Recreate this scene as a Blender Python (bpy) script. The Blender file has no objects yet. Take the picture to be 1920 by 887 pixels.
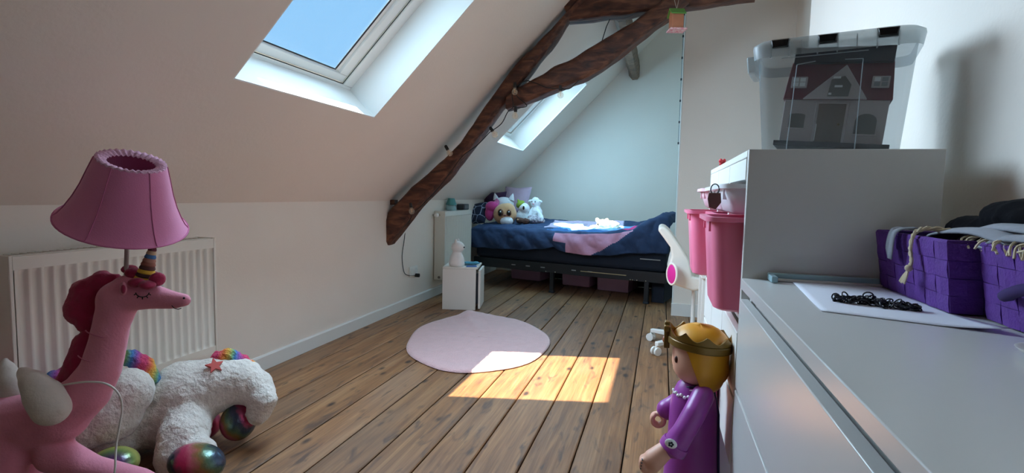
import bpy, bmesh, math, random
import numpy as np
from math import sin, cos, pi, radians, sqrt, atan2, hypot
from mathutils import Vector, Matrix, noise as mnoise

random.seed(7)
SC = bpy.context.scene
COL = SC.collection

# ------------------------------------------------------------------ camera
FPX, CAMH = 1000.0, 0.95
YAW, PIT, ROL = radians(15.584), radians(4.551), radians(1.239)
_f = Vector((-sin(YAW) * cos(PIT), cos(YAW) * cos(PIT), -sin(PIT)))
_r0 = Vector((cos(YAW), sin(YAW), 0)); _u0 = _r0.cross(_f)
_r = _r0 * cos(ROL) + _u0 * sin(ROL); _u = -_r0 * sin(ROL) + _u0 * cos(ROL)
CAM = Vector((0, 0, CAMH))
cd = bpy.data.cameras.new('camera'); cam = bpy.data.objects.new('camera', cd); COL.objects.link(cam)
cd.sensor_fit = 'HORIZONTAL'; cd.sensor_width = 36.0; cd.lens = 36.0 * FPX / 1920.0
cd.clip_start = 0.02
m = Matrix((_r, _u, -_f)).transposed().to_4x4(); m.translation = CAM
cam.matrix_world = m
SC.camera = cam

# ------------------------------------------------------------------ world, sun, daylight, exposure
SUNV = Vector((0.445, 0.33, -1.0)).normalized()
SKY_RGB, SKY_STR = (0.24, 0.56, 0.90), 0.95
w = bpy.data.worlds.new('sky'); SC.world = w; w.use_nodes = True
bg = w.node_tree.nodes['Background']
bg.inputs[0].default_value = (*SKY_RGB, 1); bg.inputs[1].default_value = SKY_STR
sl = bpy.data.lights.new('sun', 'SUN'); sl.energy = 31.0; sl.color = (1.0, 0.84, 0.62); sl.angle = radians(0.6)
so = bpy.data.objects.new('sun', sl); COL.objects.link(so)
so.rotation_euler = SUNV.to_track_quat('-Z', 'Y').to_euler(); so.location = (-3, -2, 6)
SLOPE = radians(45.5)
XW, ZC = -1.985, 0.88                    # knee wall, crease height
E_S = Vector((cos(SLOPE), 0, sin(SLOPE)))  # up the slope
E_N = Vector((-sin(SLOPE), 0, cos(SLOPE))) # outward through the roof
def slp(s, y, d=0.0):
    return Vector((XW, y, ZC)) + E_S * s + E_N * d
def day(name, s, y, ls, ly, power, d, col, spread=180):
    L = bpy.data.lights.new(name, 'AREA'); L.shape = 'RECTANGLE'; L.size = ls; L.size_y = ly
    L.energy = power; L.color = col; L.spread = radians(spread)
    o = bpy.data.objects.new(name, L); COL.objects.link(o)
    z = E_N; x = E_S; yv = z.cross(x)
    mm = Matrix((x, yv, z)).transposed().to_4x4(); mm.translation = slp(s, y, d); o.matrix_world = mm
day('daylight_near', 1.13, 2.13, 0.90, 0.94, 35.0, 0.012, (0.58, 0.79, 1.0), 155)
day('daylight_near_sash', 1.10, 2.09, 0.70, 0.70, 6.0, 0.20, (0.60, 0.84, 1.0))
day('daylight_far', 1.22, 5.13, 0.90, 0.90, 18.5, 0.012, (0.30, 0.70, 1.0))
day('daylight_far_sash', 1.20, 5.12, 0.70, 0.66, 6.0, 0.20, (0.60, 0.86, 1.0))
vs = SC.view_settings
vs.view_transform = 'Standard'; vs.look = 'None'; vs.exposure = 0.22; vs.gamma = 1.0
vs.use_curve_mapping = False
try:
    SC.cycles.use_denoising = True; SC.cycles.max_bounces = 10; SC.cycles.diffuse_bounces = 6
    SC.cycles.transparent_max_bounces = 16
    SC.cycles.sample_clamp_indirect = 6.0
except Exception:
    pass

# ------------------------------------------------------------------ pixel helpers (1920 x 887 frame)
def ray(x, y): return _r * ((x - 960) / FPX) - _u * ((y - 443.5) / FPX) + _f
def at(x, y, d): return CAM + ray(x, y) * d
def onp(x, y, p0, n):
    d = ray(x, y); n = Vector(n); return CAM + d * ((Vector(p0) - CAM).dot(n) / d.dot(n))
def onY(x, y, Y): return onp(x, y, (0, Y, 0), (0, 1, 0))
def onX(x, y, X): return onp(x, y, (X, 0, 0), (1, 0, 0))
def onZ(x, y, Z): return onp(x, y, (0, 0, Z), (0, 0, 1))

# ------------------------------------------------------------------ materials
def lin(c):
    return tuple((v / 255 / 12.92) if v / 255 <= 0.04045 else ((v / 255 + 0.055) / 1.055) ** 2.4 for v in c)
MATS = {}
def mat(name, rgb, rough=0.6, var=0.0, scale=20, bump=0.0, bscale=60, metal=0.0, sheen=0.0, rgb2=None, coat=0.0, trans=None, sss=0):
    if name in MATS: return MATS[name]
    M = bpy.data.materials.new(name); M.use_nodes = True; nt = M.node_tree; b = nt.nodes['Principled BSDF']
    c = lin(rgb)
    b.inputs['Base Color'].default_value = (*c, 1); b.inputs['Roughness'].default_value = rough
    b.inputs['Metallic'].default_value = metal
    if sheen: b.inputs['Sheen Weight'].default_value = sheen
    if coat: b.inputs['Coat Weight'].default_value = coat
    tc = nt.nodes.new('ShaderNodeTexCoord')
    if var or rgb2:
        n = nt.nodes.new('ShaderNodeTexNoise'); n.inputs['Scale'].default_value = scale; n.inputs['Detail'].default_value = 5
        nt.links.new(tc.outputs['Object'], n.inputs['Vector'])
        cr = nt.nodes.new('ShaderNodeValToRGB'); cr.color_ramp.elements[0].position = .3; cr.color_ramp.elements[1].position = .7
        c2 = lin(rgb2) if rgb2 else tuple(v * (1 - var) for v in c)
        cr.color_ramp.elements[0].color = (*c2, 1); cr.color_ramp.elements[1].color = (*c, 1)
        nt.links.new(n.outputs['Fac'], cr.inputs['Fac']); nt.links.new(cr.outputs['Color'], b.inputs['Base Color'])
    if bump:
        n = nt.nodes.new('ShaderNodeTexNoise'); n.inputs['Scale'].default_value = bscale; n.inputs['Detail'].default_value = 6
        nt.links.new(tc.outputs['Object'], n.inputs['Vector'])
        bp = nt.nodes.new('ShaderNodeBump'); bp.inputs['Strength'].default_value = bump; bp.inputs['Distance'].default_value = 0.01
        nt.links.new(n.outputs['Fac'], bp.inputs['Height']); nt.links.new(bp.outputs['Normal'], b.inputs['Normal'])
    if trans is not None:
        out = nt.nodes['Material Output']
        t = nt.nodes.new('ShaderNodeBsdfTransparent'); t.inputs[0].default_value = (*trans[1], 1)
        mx = nt.nodes.new('ShaderNodeMixShader'); mx.inputs[0].default_value = trans[0]
        nt.links.new(t.outputs[0], mx.inputs[1]); nt.links.new(b.outputs[0], mx.inputs[2]); nt.links.new(mx.outputs[0], out.inputs['Surface'])
    MATS[name] = M
    return M

def wood_floor():
    M = bpy.data.materials.new('worn_floorboard'); M.use_nodes = True; nt = M.node_tree; N = nt.nodes; K = nt.links
    b = N['Principled BSDF']; tc = N.new('ShaderNodeTexCoord'); oi = N.new('ShaderNodeObjectInfo')
    off = N.new('ShaderNodeVectorMath'); off.operation = 'SCALE'; off.inputs[0].default_value = (13.1, 37.7, 5.3); K.new(oi.outputs['Random'], off.inputs['Scale'])
    ad = N.new('ShaderNodeVectorMath'); ad.operation = 'ADD'; K.new(tc.outputs['Object'], ad.inputs[0]); K.new(off.outputs[0], ad.inputs[1])
    def nz(sc, scale, detail=6, dist=0.0):
        mp = N.new('ShaderNodeMapping'); mp.inputs['Scale'].default_value = sc; K.new(ad.outputs[0], mp.inputs['Vector'])
        n = N.new('ShaderNodeTexNoise'); n.inputs['Scale'].default_value = scale; n.inputs['Detail'].default_value = detail; n.inputs['Distortion'].default_value = dist
        K.new(mp.outputs[0], n.inputs['Vector']); return n.outputs['Fac']
    def ramp(fac, stops):
        r = N.new('ShaderNodeValToRGB'); e = r.color_ramp.elements
        while len(e) < len(stops): e.new(.5)
        for k, (p, c) in enumerate(stops): e[k].position = p; e[k].color = (*c, 1)
        K.new(fac, r.inputs['Fac']); return r.outputs['Color']
    def mix(fac, a, c, mode='MIX'):
        x = N.new('ShaderNodeMix'); x.data_type = 'RGBA'; x.blend_type = mode
        if isinstance(fac, float): x.inputs[0].default_value = fac
        else: K.new(fac, x.inputs[0])
        for s, v in ((x.inputs[6], a), (x.inputs[7], c)):
            if isinstance(v, tuple): s.default_value = (*v, 1)
            else: K.new(v, s)
        return x.outputs[2]
    grain = ramp(nz((14, 0.8, 14), 3.0, 8, 0.6), [(0.25, lin((114, 75, 46))), (0.55, lin((150, 106, 68))), (0.8, lin((178, 134, 90)))])
    fine = ramp(nz((60, 1.2, 60), 3.0, 6, 0.3), [(0.3, (0.74, 0.72, 0.70)), (0.6, (1, 1, 1))])
    c = mix(1.0, grain, fine, 'MULTIPLY')
    patch = ramp(nz((1.5, 0.7, 1), 2.2, 4), [(0.45, (0, 0, 0)), (0.7, (1, 1, 1))])
    c = mix(patch, c, mix(0.40, c, lin((132, 114, 98))))
    tone = N.new('ShaderNodeMapRange'); tone.inputs[3].default_value = 0.70; tone.inputs[4].default_value = 1.10; K.new(oi.outputs['Random'], tone.inputs[0])
    tv = N.new('ShaderNodeVectorMath'); tv.operation = 'SCALE'; K.new(c, tv.inputs[0]); K.new(tone.outputs[0], tv.inputs['Scale']); c = tv.outputs[0]
    # knots and dark stains
    mp = N.new('ShaderNodeMapping'); mp.inputs['Scale'].default_value = (9.0, 4.2, 9.0); K.new(ad.outputs[0], mp.inputs['Vector'])
    v = N.new('ShaderNodeTexVoronoi'); v.inputs['Scale'].default_value = 1.0; K.new(mp.outputs[0], v.inputs['Vector'])
    kn = ramp(v.outputs['Distance'], [(0.07, (1, 1, 1)), (0.17, (0, 0, 0))])
    kfac = mix(1.0, kn, ramp(nz((8, 3, 8), 2.0, 5), [(0.30, (0, 0, 0)), (0.42, (1, 1, 1))]), 'MULTIPLY')
    c = mix(kfac, c, lin((48, 33, 25)))
    st = ramp(nz((11, 2.2, 10), 2.6, 7, 0.8), [(0.57, (0, 0, 0)), (0.70, (0.8, 0.8, 0.8))])
    c = mix(st, c, lin((70, 52, 42)))
    K.new(c, b.inputs['Base Color'])
    b.inputs['Roughness'].default_value = 0.52
    bp = N.new('ShaderNodeBump'); bp.inputs['Strength'].default_value = 0.25; bp.inputs['Distance'].default_value = 0.004
    K.new(nz((40, 1.0, 40), 3.0, 6), bp.inputs['Height']); K.new(bp.outputs['Normal'], b.inputs['Normal'])
    return M

def beam_wood(name, a, b_, c_):
    M = bpy.data.materials.new(name); M.use_nodes = True; nt = M.node_tree; N = nt.nodes; K = nt.links
    b = N['Principled BSDF']; tc = N.new('ShaderNodeTexCoord')
    mp = N.new('ShaderNodeMapping'); mp.inputs['Scale'].default_value = (4, 18, 14); mp.inputs['Rotation'].default_value = (0, radians(45), 0)
    K.new(tc.outputs['Object'], mp.inputs['Vector'])
    n = N.new('ShaderNodeTexNoise'); n.inputs['Scale'].default_value = 2.0; n.inputs['Detail'].default_value = 8; n.inputs['Distortion'].default_value = .5
    K.new(mp.outputs[0], n.inputs['Vector'])
    r = N.new('ShaderNodeValToRGB'); e = r.color_ramp.elements; e.new(.5)
    for k, (p, c) in enumerate(((.3, a), (.5, b_), (.72, c_))): e[k].position = p; e[k].color = (*lin(c), 1)
    K.new(n.outputs['Fac'], r.inputs['Fac']); K.new(r.outputs['Color'], b.inputs['Base Color'])
    b.inputs['Roughness'].default_value = .62
    bp = N.new('ShaderNodeBump'); bp.inputs['Strength'].default_value = .6; bp.inputs['Distance'].default_value = .012
    K.new(n.outputs['Fac'], bp.inputs['Height']); K.new(bp.outputs['Normal'], b.inputs['Normal'])
    return M

def rainbow(name, axis, scale, stops, rough=0.6, metal=0.0, bump=0.0, dist=0.0):
    M = bpy.data.materials.new(name); M.use_nodes = True; nt = M.node_tree; N = nt.nodes; K = nt.links
    b = N['Principled BSDF']; tc = N.new('ShaderNodeTexCoord')
    dp = N.new('ShaderNodeVectorMath'); dp.operation = 'DOT_PRODUCT'; K.new(tc.outputs['Object'], dp.inputs[0]); dp.inputs[1].default_value = axis
    no = N.new('ShaderNodeTexNoise'); no.inputs['Scale'].default_value = 25; K.new(tc.outputs['Object'], no.inputs['Vector'])
    m1 = N.new('ShaderNodeMath'); m1.operation = 'MULTIPLY_ADD'; K.new(no.outputs['Fac'], m1.inputs[0]); m1.inputs[1].default_value = dist; K.new(dp.outputs['Value'], m1.inputs[2])
    m2 = N.new('ShaderNodeMath'); m2.operation = 'MULTIPLY'; K.new(m1.outputs[0], m2.inputs[0]); m2.inputs[1].default_value = scale
    fr = N.new('ShaderNodeMath'); fr.operation = 'FRACT'; K.new(m2.outputs[0], fr.inputs[0])
    r = N.new('ShaderNodeValToRGB'); e = r.color_ramp.elements
    while len(e) < len(stops): e.new(.5)
    for k, c in enumerate(stops): e[k].position = k / len(stops); e[k].color = (*lin(c), 1)
    K.new(fr.outputs[0], r.inputs['Fac']); K.new(r.outputs['Color'], b.inputs['Base Color'])
    b.inputs['Roughness'].default_value = rough; b.inputs['Metallic'].default_value = metal
    if bump:
        n2 = N.new('ShaderNodeTexNoise'); n2.inputs['Scale'].default_value = 120; K.new(tc.outputs['Object'], n2.inputs['Vector'])
        bp = N.new('ShaderNodeBump'); bp.inputs['Strength'].default_value = bump; bp.inputs['Distance'].default_value = .01
        K.new(n2.outputs['Fac'], bp.inputs['Height']); K.new(bp.outputs['Normal'], b.inputs['Normal'])
    return M

WALL = mat('white_wall_paint', (236, 227, 216), .8, .03, 3, .08, 90)
CEIL = mat('white_plaster', (232, 220, 208), .85, .04, 2.5, .1, 60)
TRIMW = mat('white_trim', (226, 226, 222), .45)
WINW = mat('window_white', (236, 238, 236), .35)
GASK = mat('black_gasket', (30, 36, 44), .6)
RADW = mat('radiator_enamel', (226, 220, 208), .35)
GRILL = mat('fin_grey', (120, 116, 108), .5)  # even grey of the convector fins and plug
CHROME = mat('chrome', (190, 185, 175), .25, metal=1.0)
DRESS = mat('white_foil_furniture', (212, 211, 208), .26, .02, 4)
WHITEP = mat('white_plastic', (232, 230, 224), .4)
PANELG = mat('white_foil_panel', (206, 203, 198), .5)
BLACKM = mat('black_metal', (24, 24, 28), .45)
NAVY = mat('navy_cotton', (40, 62, 98), .85, .18, 30, .25, 40)
NAVYD = mat('dark_navy_mattress', (28, 34, 48), .9, .15, 40, .1, 60)
BEAM = beam_wood('old_oak_beam', (44, 24, 17), (82, 47, 33), (124, 80, 56))
BEAMG = beam_wood('grey_oak_purlin', (78, 60, 48), (116, 92, 74), (146, 120, 100))
FLOORM = wood_floor()
DARK = mat('dark_gap', (22, 16, 12), .9)
GLASS = mat('window_glass', (255, 255, 255), .02, trans=(0.06, (0.96, 0.98, 1.0)))

# ------------------------------------------------------------------ mesh builder
class MB:
    def __init__(s): s.v = []; s.f = []; s.mi = []
    def add(s, vs, fs, mi=0):
        o = len(s.v); s.v += [tuple(v) for v in vs]; s.f += [tuple(i + o for i in f) for f in fs]; s.mi += [mi] * len(fs); return s
    def box(s, lo, hi, mi=0, M=None):
        a, b = lo, hi
        vs = [Vector((x, y, z)) for x in (a[0], b[0]) for y in (a[1], b[1]) for z in (a[2], b[2])]
        if M is not None: vs = [M @ v for v in vs]
        return s.add(vs, [(0, 1, 3, 2), (4, 6, 7, 5), (0, 4, 5, 1), (2, 3, 7, 6), (0, 2, 6, 4), (1, 5, 7, 3)], mi)
    def hexa(s, p, mi=0):   # 8 points: bottom loop 0-3, top loop 4-7
        return s.add(p, [(3, 2, 1, 0), (4, 5, 6, 7), (0, 1, 5, 4), (1, 2, 6, 5), (2, 3, 7, 6), (3, 0, 4, 7)], mi)
    def ell(s, c, r, nu=16, nv=10, M=None, mi=0):
        c = Vector(c); r = (r, r, r) if not hasattr(r, '__len__') else r
        vs = []
        for j in range(1, nv):
            t = pi * j / nv
            for i in range(nu):
                p = 2 * pi * i / nu
                q = Vector((r[0] * sin(t) * cos(p), r[1] * sin(t) * sin(p), r[2] * cos(t)))
                vs.append(c + (M @ q if M is not None else q))
        top = Vector((0, 0, r[2])); 
        if M is not None: top = M @ top
        vs += [c + top, c - top]; a = len(vs) - 2; b = len(vs) - 1; fs = []
        for j in range(nv - 2):
            for i in range(nu):
                fs.append((j * nu + i, (j + 1) * nu + i, (j + 1) * nu + (i + 1) % nu, j * nu + (i + 1) % nu))
        for i in range(nu):
            fs.append((a, i, (i + 1) % nu)); fs.append((b, (nv - 2) * nu + (i + 1) % nu, (nv - 2) * nu + i))
        return s.add(vs, fs, mi)
    def tube(s, pts, rad, n=10, cap=True, closed=False, mi=0, flat=None):
        pts = [Vector(p) for p in pts]; m_ = len(pts)
        rad = rad if hasattr(rad, '__len__') else [rad] * m_
        vs = []; up = None
        for i, p in enumerate(pts):
            if closed: t = (pts[(i + 1) % m_] - pts[i - 1])
            else: t = pts[min(i + 1, m_ - 1)] - pts[max(i - 1, 0)]
            t.normalize()
            if up is None: up = Vector((0, 0, 1)) if abs(t.z) < .9 else Vector((1, 0, 0))
            x = up - t * up.dot(t)
            if x.length < 1e-6: x = t.orthogonal()
            x.normalize(); y = t.cross(x); up = x
            for k in range(n):
                a = 2 * pi * k / n
                vs.append(p + (x * cos(a) + y * sin(a) * (flat or 1)) * rad[i])
        fs = []
        for i in range(m_ if closed else m_ - 1):
            j = (i + 1) % m_
            for k in range(n): fs.append((i * n + k, i * n + (k + 1) % n, j * n + (k + 1) % n, j * n + k))
        if cap and not closed:
            fs.append(tuple(range(n - 1, -1, -1))); fs.append(tuple((m_ - 1) * n + k for k in range(n)))
        return s.add(vs, fs, mi)
    def limb(s, pts, rad, n=14):   # tube with round ends, closed solid pieces
        s.tube(pts, rad, n)
        for p, r in zip(pts, rad): s.ell(p, r * .999, n, 10)
        return s
    def lathe(s, prof, n=24, c=(0, 0, 0), M=None, mi=0, sx=1, sy=1):
        c = Vector(c); vs = []; fs = []
        for r, z in prof:
            for k in range(n):
                a = 2 * pi * k / n; q = Vector((r * cos(a) * sx, r * sin(a) * sy, z))
                vs.append(c + (M @ q if M is not None else q))
        for i in range(len(prof) - 1):
            for k in range(n): fs.append((i * n + k, i * n + (k + 1) % n, (i + 1) * n + (k + 1) % n, (i + 1) * n + k))
        if prof[0][0] > 1e-6: fs.append(tuple(range(n - 1, -1, -1)))
        if prof[-1][0] > 1e-6: fs.append(tuple((len(prof) - 1) * n + k for k in range(n)))
        return s.add(vs, fs, mi)
    def prism(s, poly, vec, mi=0):
        n = len(poly); vec = Vector(vec); vs = [Vector(p) for p in poly] + [Vector(p) + vec for p in poly]
        return s.add(vs, [tuple(range(n - 1, -1, -1)), tuple(range(n, 2 * n))] + [(i, (i + 1) % n, (i + 1) % n + n, i + n) for i in range(n)], mi)
    def grid(s, fn, nu, nv, mi=None):
        vs = [fn(i / nu, j / nv) for j in range(nv + 1) for i in range(nu + 1)]
        o = len(s.v); s.v += [tuple(v) for v in vs]
        for j in range(nv):
            for i in range(nu):
                a = o + j * (nu + 1) + i; s.f.append((a, a + 1, a + nu + 2, a + nu + 1)); s.mi.append(mi((i + .5) / nu, (j + .5) / nv) if mi else 0)
        return s
    def build(s, name, material, parent=None, smooth=True, bevel=0.0, origin=None, angle=40, seg=2):
        me = bpy.data.meshes.new(name)
        o_ = Vector(origin) if origin is not None else Vector((0, 0, 0))
        me.from_pydata([tuple(Vector(v) - o_) for v in s.v], [], s.f)
        bm = bmesh.new(); bm.from_mesh(me); bmesh.ops.recalc_face_normals(bm, faces=bm.faces[:]); bm.to_mesh(me); bm.free()
        for M_ in (material if isinstance(material, (list, tuple)) else [material]): me.materials.append(M_)
        if any(s.mi):
            me.polygons.foreach_set('material_index', s.mi)
        o = bpy.data.objects.new(name, me); COL.objects.link(o); o.location = o_
        if parent is not None:
            o.parent = parent; o.matrix_parent_inverse = parent.matrix_world.inverted() if parent.type != 'EMPTY' else Matrix.Translation(-parent.location)
            if parent.type != 'EMPTY': o.matrix_parent_inverse = Matrix.Translation(-world_loc(parent))
        if smooth:
            me.shade_smooth()
            me.set_sharp_from_angle(angle=radians(angle))
        if bevel:
            md = o.modifiers.new('bevel', 'BEVEL'); md.width = bevel; md.segments = seg; md.limit_method = 'ANGLE'
        return o
def world_loc(o):
    # parents here carry translation only
    return WLOC.get(o.name, Vector(o.location))
WLOC = {}
_build0 = MB.build
def _b(s, name, material, parent=None, **k):
    o = _build0(s, name, material, parent, **k)
    WLOC[o.name] = Vector(k.get('origin')) if k.get('origin') is not None else Vector((0, 0, 0))
    return o
MB.build = _b

def tag(o, label, cat=None, group=None, kind=None):
    if label: o['label'] = label
    if cat: o['category'] = cat
    if group: o['group'] = group
    if kind: o['kind'] = kind
    return o
def thing(name, loc, label=None, cat=None, group=None, kind=None):
    o = bpy.data.objects.new(name, None); COL.objects.link(o); o.location = loc; o.empty_display_size = .05
    WLOC[o.name] = Vector(loc)
    return tag(o, label, cat, group, kind)
def bx(name, lo, hi, m_, parent=None, bevel=0.003, **k):
    return MB().box(lo, hi).build(name, m_, parent, bevel=bevel, **k)
def blob(name, mb, m_, parent, voxel=.006, it=8, disp=0.0, dsc=.02, origin=None):
    o = mb.build(name, m_, parent, smooth=True, origin=origin)
    r = o.modifiers.new('skin', 'REMESH'); r.mode = 'VOXEL'; r.voxel_size = voxel; r.use_smooth_shade = True
    sm = o.modifiers.new('soft', 'SMOOTH'); sm.iterations = it; sm.factor = .5
    if disp:
        tx = bpy.data.textures.new(name + '_pile', 'CLOUDS'); tx.noise_scale = dsc; tx.noise_depth = 3
        d = o.modifiers.new('pile', 'DISPLACE'); d.texture = tx; d.strength = disp; d.mid_level = .5
    return o

# ================================================================== STRUCTURE
XR, XR2, YN, YB, YCOL = 0.62, 0.90, -2.8, 6.36, 4.45
TAN = math.tan(SLOPE)
def zs(x): return ZC + (x - XW) * TAN
# floor
floor = MB().box((XW - .1, YN, -.06), (XR2 + .1, YB, -.022)).build('floor', DARK, bevel=0)
tag(floor, 'worn wooden plank floor with dark gaps between the boards', kind='structure')
PW = 0.171
def plank_mesh(L):
    g = .0028; a = MB(); nseg = max(2, int(L / .5))
    prof = [(-PW / 2 + g, -.02), (-PW / 2 + g, -.003), (-PW / 2 + g + .004, 0), (0, .0012), (PW / 2 - g - .004, 0), (PW / 2 - g, -.003), (PW / 2 - g, -.02)]
    vs = []; fs = []; n = len(prof)
    for i in range(nseg + 1):
        for x, z in prof: vs.append((x, -L / 2 + L * i / nseg, z))
    for i in range(nseg):
        for k in range(n - 1): fs.append((i * n + k, i * n + k + 1, (i + 1) * n + k + 1, (i + 1) * n + k))
    fs.append(tuple(range(n))); fs.append(tuple(nseg * n + k for k in range(n)))
    a.add(vs, fs); me = bpy.data.meshes.new('plank'); me.from_pydata(a.v, [], a.f)
    bm = bmesh.new(); bm.from_mesh(me); bmesh.ops.recalc_face_normals(bm, faces=bm.faces[:]); bm.to_mesh(me); bm.free()
    me.shade_smooth(); me.set_sharp_from_angle(angle=radians(30)); me.materials.append(FLOORM); return me
joints = {0: [3.08], 2: [4.9], 5: [1.0], 8: [5.6], 11: [.4], 13: [5.0], 15: [2.0]}
k0 = 0; xg = -0.782 - 8 * PW
row = 0; cache = {}
x = xg
while x < XR2 + .05:
    cuts = [YN] + joints.get(row, []) + [YB]
    for a, b in zip(cuts[:-1], cuts[1:]):
        L = round(b - a - .003, 3)
        if L not in cache: cache[L] = plank_mesh(L)
        o = bpy.data.objects.new('plank', cache[L]); COL.objects.link(o); o.location = (x + PW / 2, (a + b) / 2, 0); o.parent = floor
    x += PW; row += 1

# left knee wall + baseboard
tag(bx('wall_left', (XW - .1, YN, -.05), (XW, YB, ZC + .0), WALL, bevel=0), 'low white knee wall under the sloping ceiling', kind='structure')
tag(MB().prism([(XW, YN, 0), (XW + .014, YN, 0), (XW + .014, YN, .072), (XW + .009, YN, .08), (XW, YN, .08)], (0, YB - YN, 0)).build('baseboard_left', TRIMW, smooth=False), 'white baseboard along the low wall', kind='structure')
# sloping ceiling with two openings (thick slab)
SKY = [(0.653, 1.62, 1.635, 2.632), (0.745, 1.70, 4.66, 5.60)]
TH = .235
def slab(mb, s0, s1, y0, y1):
    mb.hexa([slp(s0, y0), slp(s1, y0), slp(s1, y1), slp(s0, y1), slp(s0, y0, TH), slp(s1, y0, TH), slp(s1, y1, TH), slp(s0, y1, TH)])
STOP = (XR2 + .1 - XW) / cos(SLOPE)
mb = MB()
slab(mb, -.05, STOP, YN, SKY[0][2]); slab(mb, -.05, SKY[0][0], SKY[0][2], SKY[0][3]); slab(mb, SKY[0][1], STOP, SKY[0][2], SKY[0][3])
slab(mb, -.05, STOP, SKY[0][3], SKY[1][2]); slab(mb, -.05, SKY[1][0], SKY[1][2], SKY[1][3]); slab(mb, SKY[1][1], STOP, SKY[1][2], SKY[1][3])
slab(mb, -.05, STOP, SKY[1][3], YB)
tag(mb.build('ceiling', CEIL, smooth=False), 'white sloping attic ceiling with two skylight openings', kind='structure')
# back wall, near wall behind camera
def gable(name, y, t, label):
    p = [(XW - .1, y, -.05), (XR2 + .1, y, -.05), (XR2 + .1, y, zs(XR2 + .1) + .1), (XW - .1, y, zs(XW - .1) + .1)]
    tag(MB().prism(p, (0, t, 0)).build(name, WALL, smooth=False), label, kind='structure')
gable('wall_back', YB, .12, 'white gable wall behind the bed')
gable('wall_front', YN - .12, .12, 'white gable wall opposite the bed')
# right wall: near part, then a recess, then the partition
tag(bx('wall_right', (XR, YN, -.05), (XR + .12, 2.79, 3.7), WALL, bevel=0), 'white wall beside the dresser and shelf unit', kind='structure')
tag(bx('wall_recess', (XR2, 2.79, -.05), (XR2 + .1, YB, 3.95), WALL, bevel=0), 'white wall of the recess behind the shelf unit', kind='structure')
tag(MB().prism([(XR2 - .02, 2.95, 1.2), (XR2 - .02, 4.44, 1.2), (XR2 - .02, 4.44, 1.5), (XR2 - .02, 2.95, 2.75)], (.02, 0, 0)).build('trim_1', TRIMW, smooth=False), 'white sloping boxed panel in the recess', kind='structure')
tag(MB().prism([(.123, YCOL, -.05), (XR2, YCOL, -.05), (XR2, YCOL, zs(XR2) + .05), (.123, YCOL, zs(.123) + .05)], (0, .13, 0)).build('wall_partition', WALL, smooth=False), 'off-white partition wall beside the bed', kind='structure')
tag(MB().prism([(.108, YCOL - .014, 0), (XR2, YCOL - .014, 0), (XR2, YCOL - .014, .1), (.108, YCOL - .014, .1)], (0, .014, 0)).build('baseboard_partition', TRIMW, smooth=False), 'white baseboard at the foot of the partition wall', kind='structure')
# edge profile and cord on the partition's left edge
tag(bx('trim_2', (.113, YCOL + .01, 0), (.1235, YCOL + .12, 3.0), TRIMW, bevel=.002), 'narrow white corner profile of the partition', kind='structure')

# skylights
def skylight(idx, s0, s1, y0, y1, gl, label):
    root = thing('window_%d' % idx, slp((s0 + s1) / 2, (y0 + y1) / 2, TH), label, kind='structure')
    def fr(name, so0, so1, yo0, yo1, si0, si1, yi0, yi1, d0, d1, m_, parent):
        a = MB()
        def q(sa, sb, ya, yb):
            a.hexa([slp(sa, ya, d0), slp(sb, ya, d0), slp(sb, yb, d0), slp(sa, yb, d0), slp(sa, ya, d1), slp(sb, ya, d1), slp(sb, yb, d1), slp(sa, yb, d1)])
        q(so0, si0, yo0, yo1); q(si1, so1, yo0, yo1); q(si0, si1, yo0, yi0); q(si0, si1, yi1, yo1)
        return a.build(name, m_, parent, bevel=.004)
    gs0, gs1, gy0, gy1 = gl
    f1 = fr('outer_frame', s0 - .01, s1 + .01, y0 - .01, y1 + .01, gs0 - .052, gs1 + .052, gy0 - .10, gy1 + .10, .212, .275, WINW, root)
    f2 = fr('sash', gs0 - .048, gs1 + .048, gy0 - .096, gy1 + .096, gs0 - .004, gs1 + .004, gy0 - .03, gy1 + .03, .226, .262, WINW, root)
    fr('glazing_bead', gs0 - .006, gs1 + .006, gy0 - .034, gy1 + .034, gs0 + .002, gs1 - .002, gy0, gy1, .242, .2468, WINW, f2)
    fr('gasket', gs0 - .001, gs1 + .001, gy0 - .006, gy1 + .006, gs0 + .006, gs1 - .006, gy0 + .005, gy1 - .005, .2405, .2462, GASK, f2)
    fr('gap_seal', gs0 - .0525, gs1 + .0525, gy0 - .101, gy1 + .101, gs0 - .0475, gs1 + .0475, gy0 - .0955, gy1 - -.0955, .22, .222, GASK, f1)
    a = MB(); a.hexa([slp(gs0 - .003, gy0 - .003, .247), slp(gs1 + .003, gy0 - .003, .247), slp(gs1 + .003, gy1 + .003, .247), slp(gs0 - .003, gy1 + .003, .247),
                      slp(gs0 - .003, gy0 - .003, .251), slp(gs1 + .003, gy0 - .003, .251), slp(gs1 + .003, gy1 + .003, .251), slp(gs0 - .003, gy1 + .003, .251)])
    a.build('pane', GLASS, f2, smooth=False)
    # reveal linings, thin boards just proud of the plaster cut
    t = .006
    def board(sa, sb, ya, yb, nm='reveal_lining'):
        b = MB(); b.hexa([slp(sa, ya, .001), slp(sb, ya, .001), slp(sb, yb, .001), slp(sa, yb, .001), slp(sa, ya, .212), slp(sb, ya, .212), slp(sb, yb, .212), slp(sa, yb, .212)]); b.build(nm, WINW, root, smooth=False)
    board(s0, s0 + t, y0, y1); board(s1 - t, s1, y0, y1); board(s0 + t, s1 - t, y0, y0 + t); board(s0 + t, s1 - t, y1 - t, y1)
    return root
skylight(1, *SKY[0], (0.728, 1.466, 1.735, 2.45), 'large white roof window above the radiator')
skylight(2, *SKY[1], (0.84, 1.60, 4.80, 5.46), 'white roof window above the bed, behind the beams')

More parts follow.
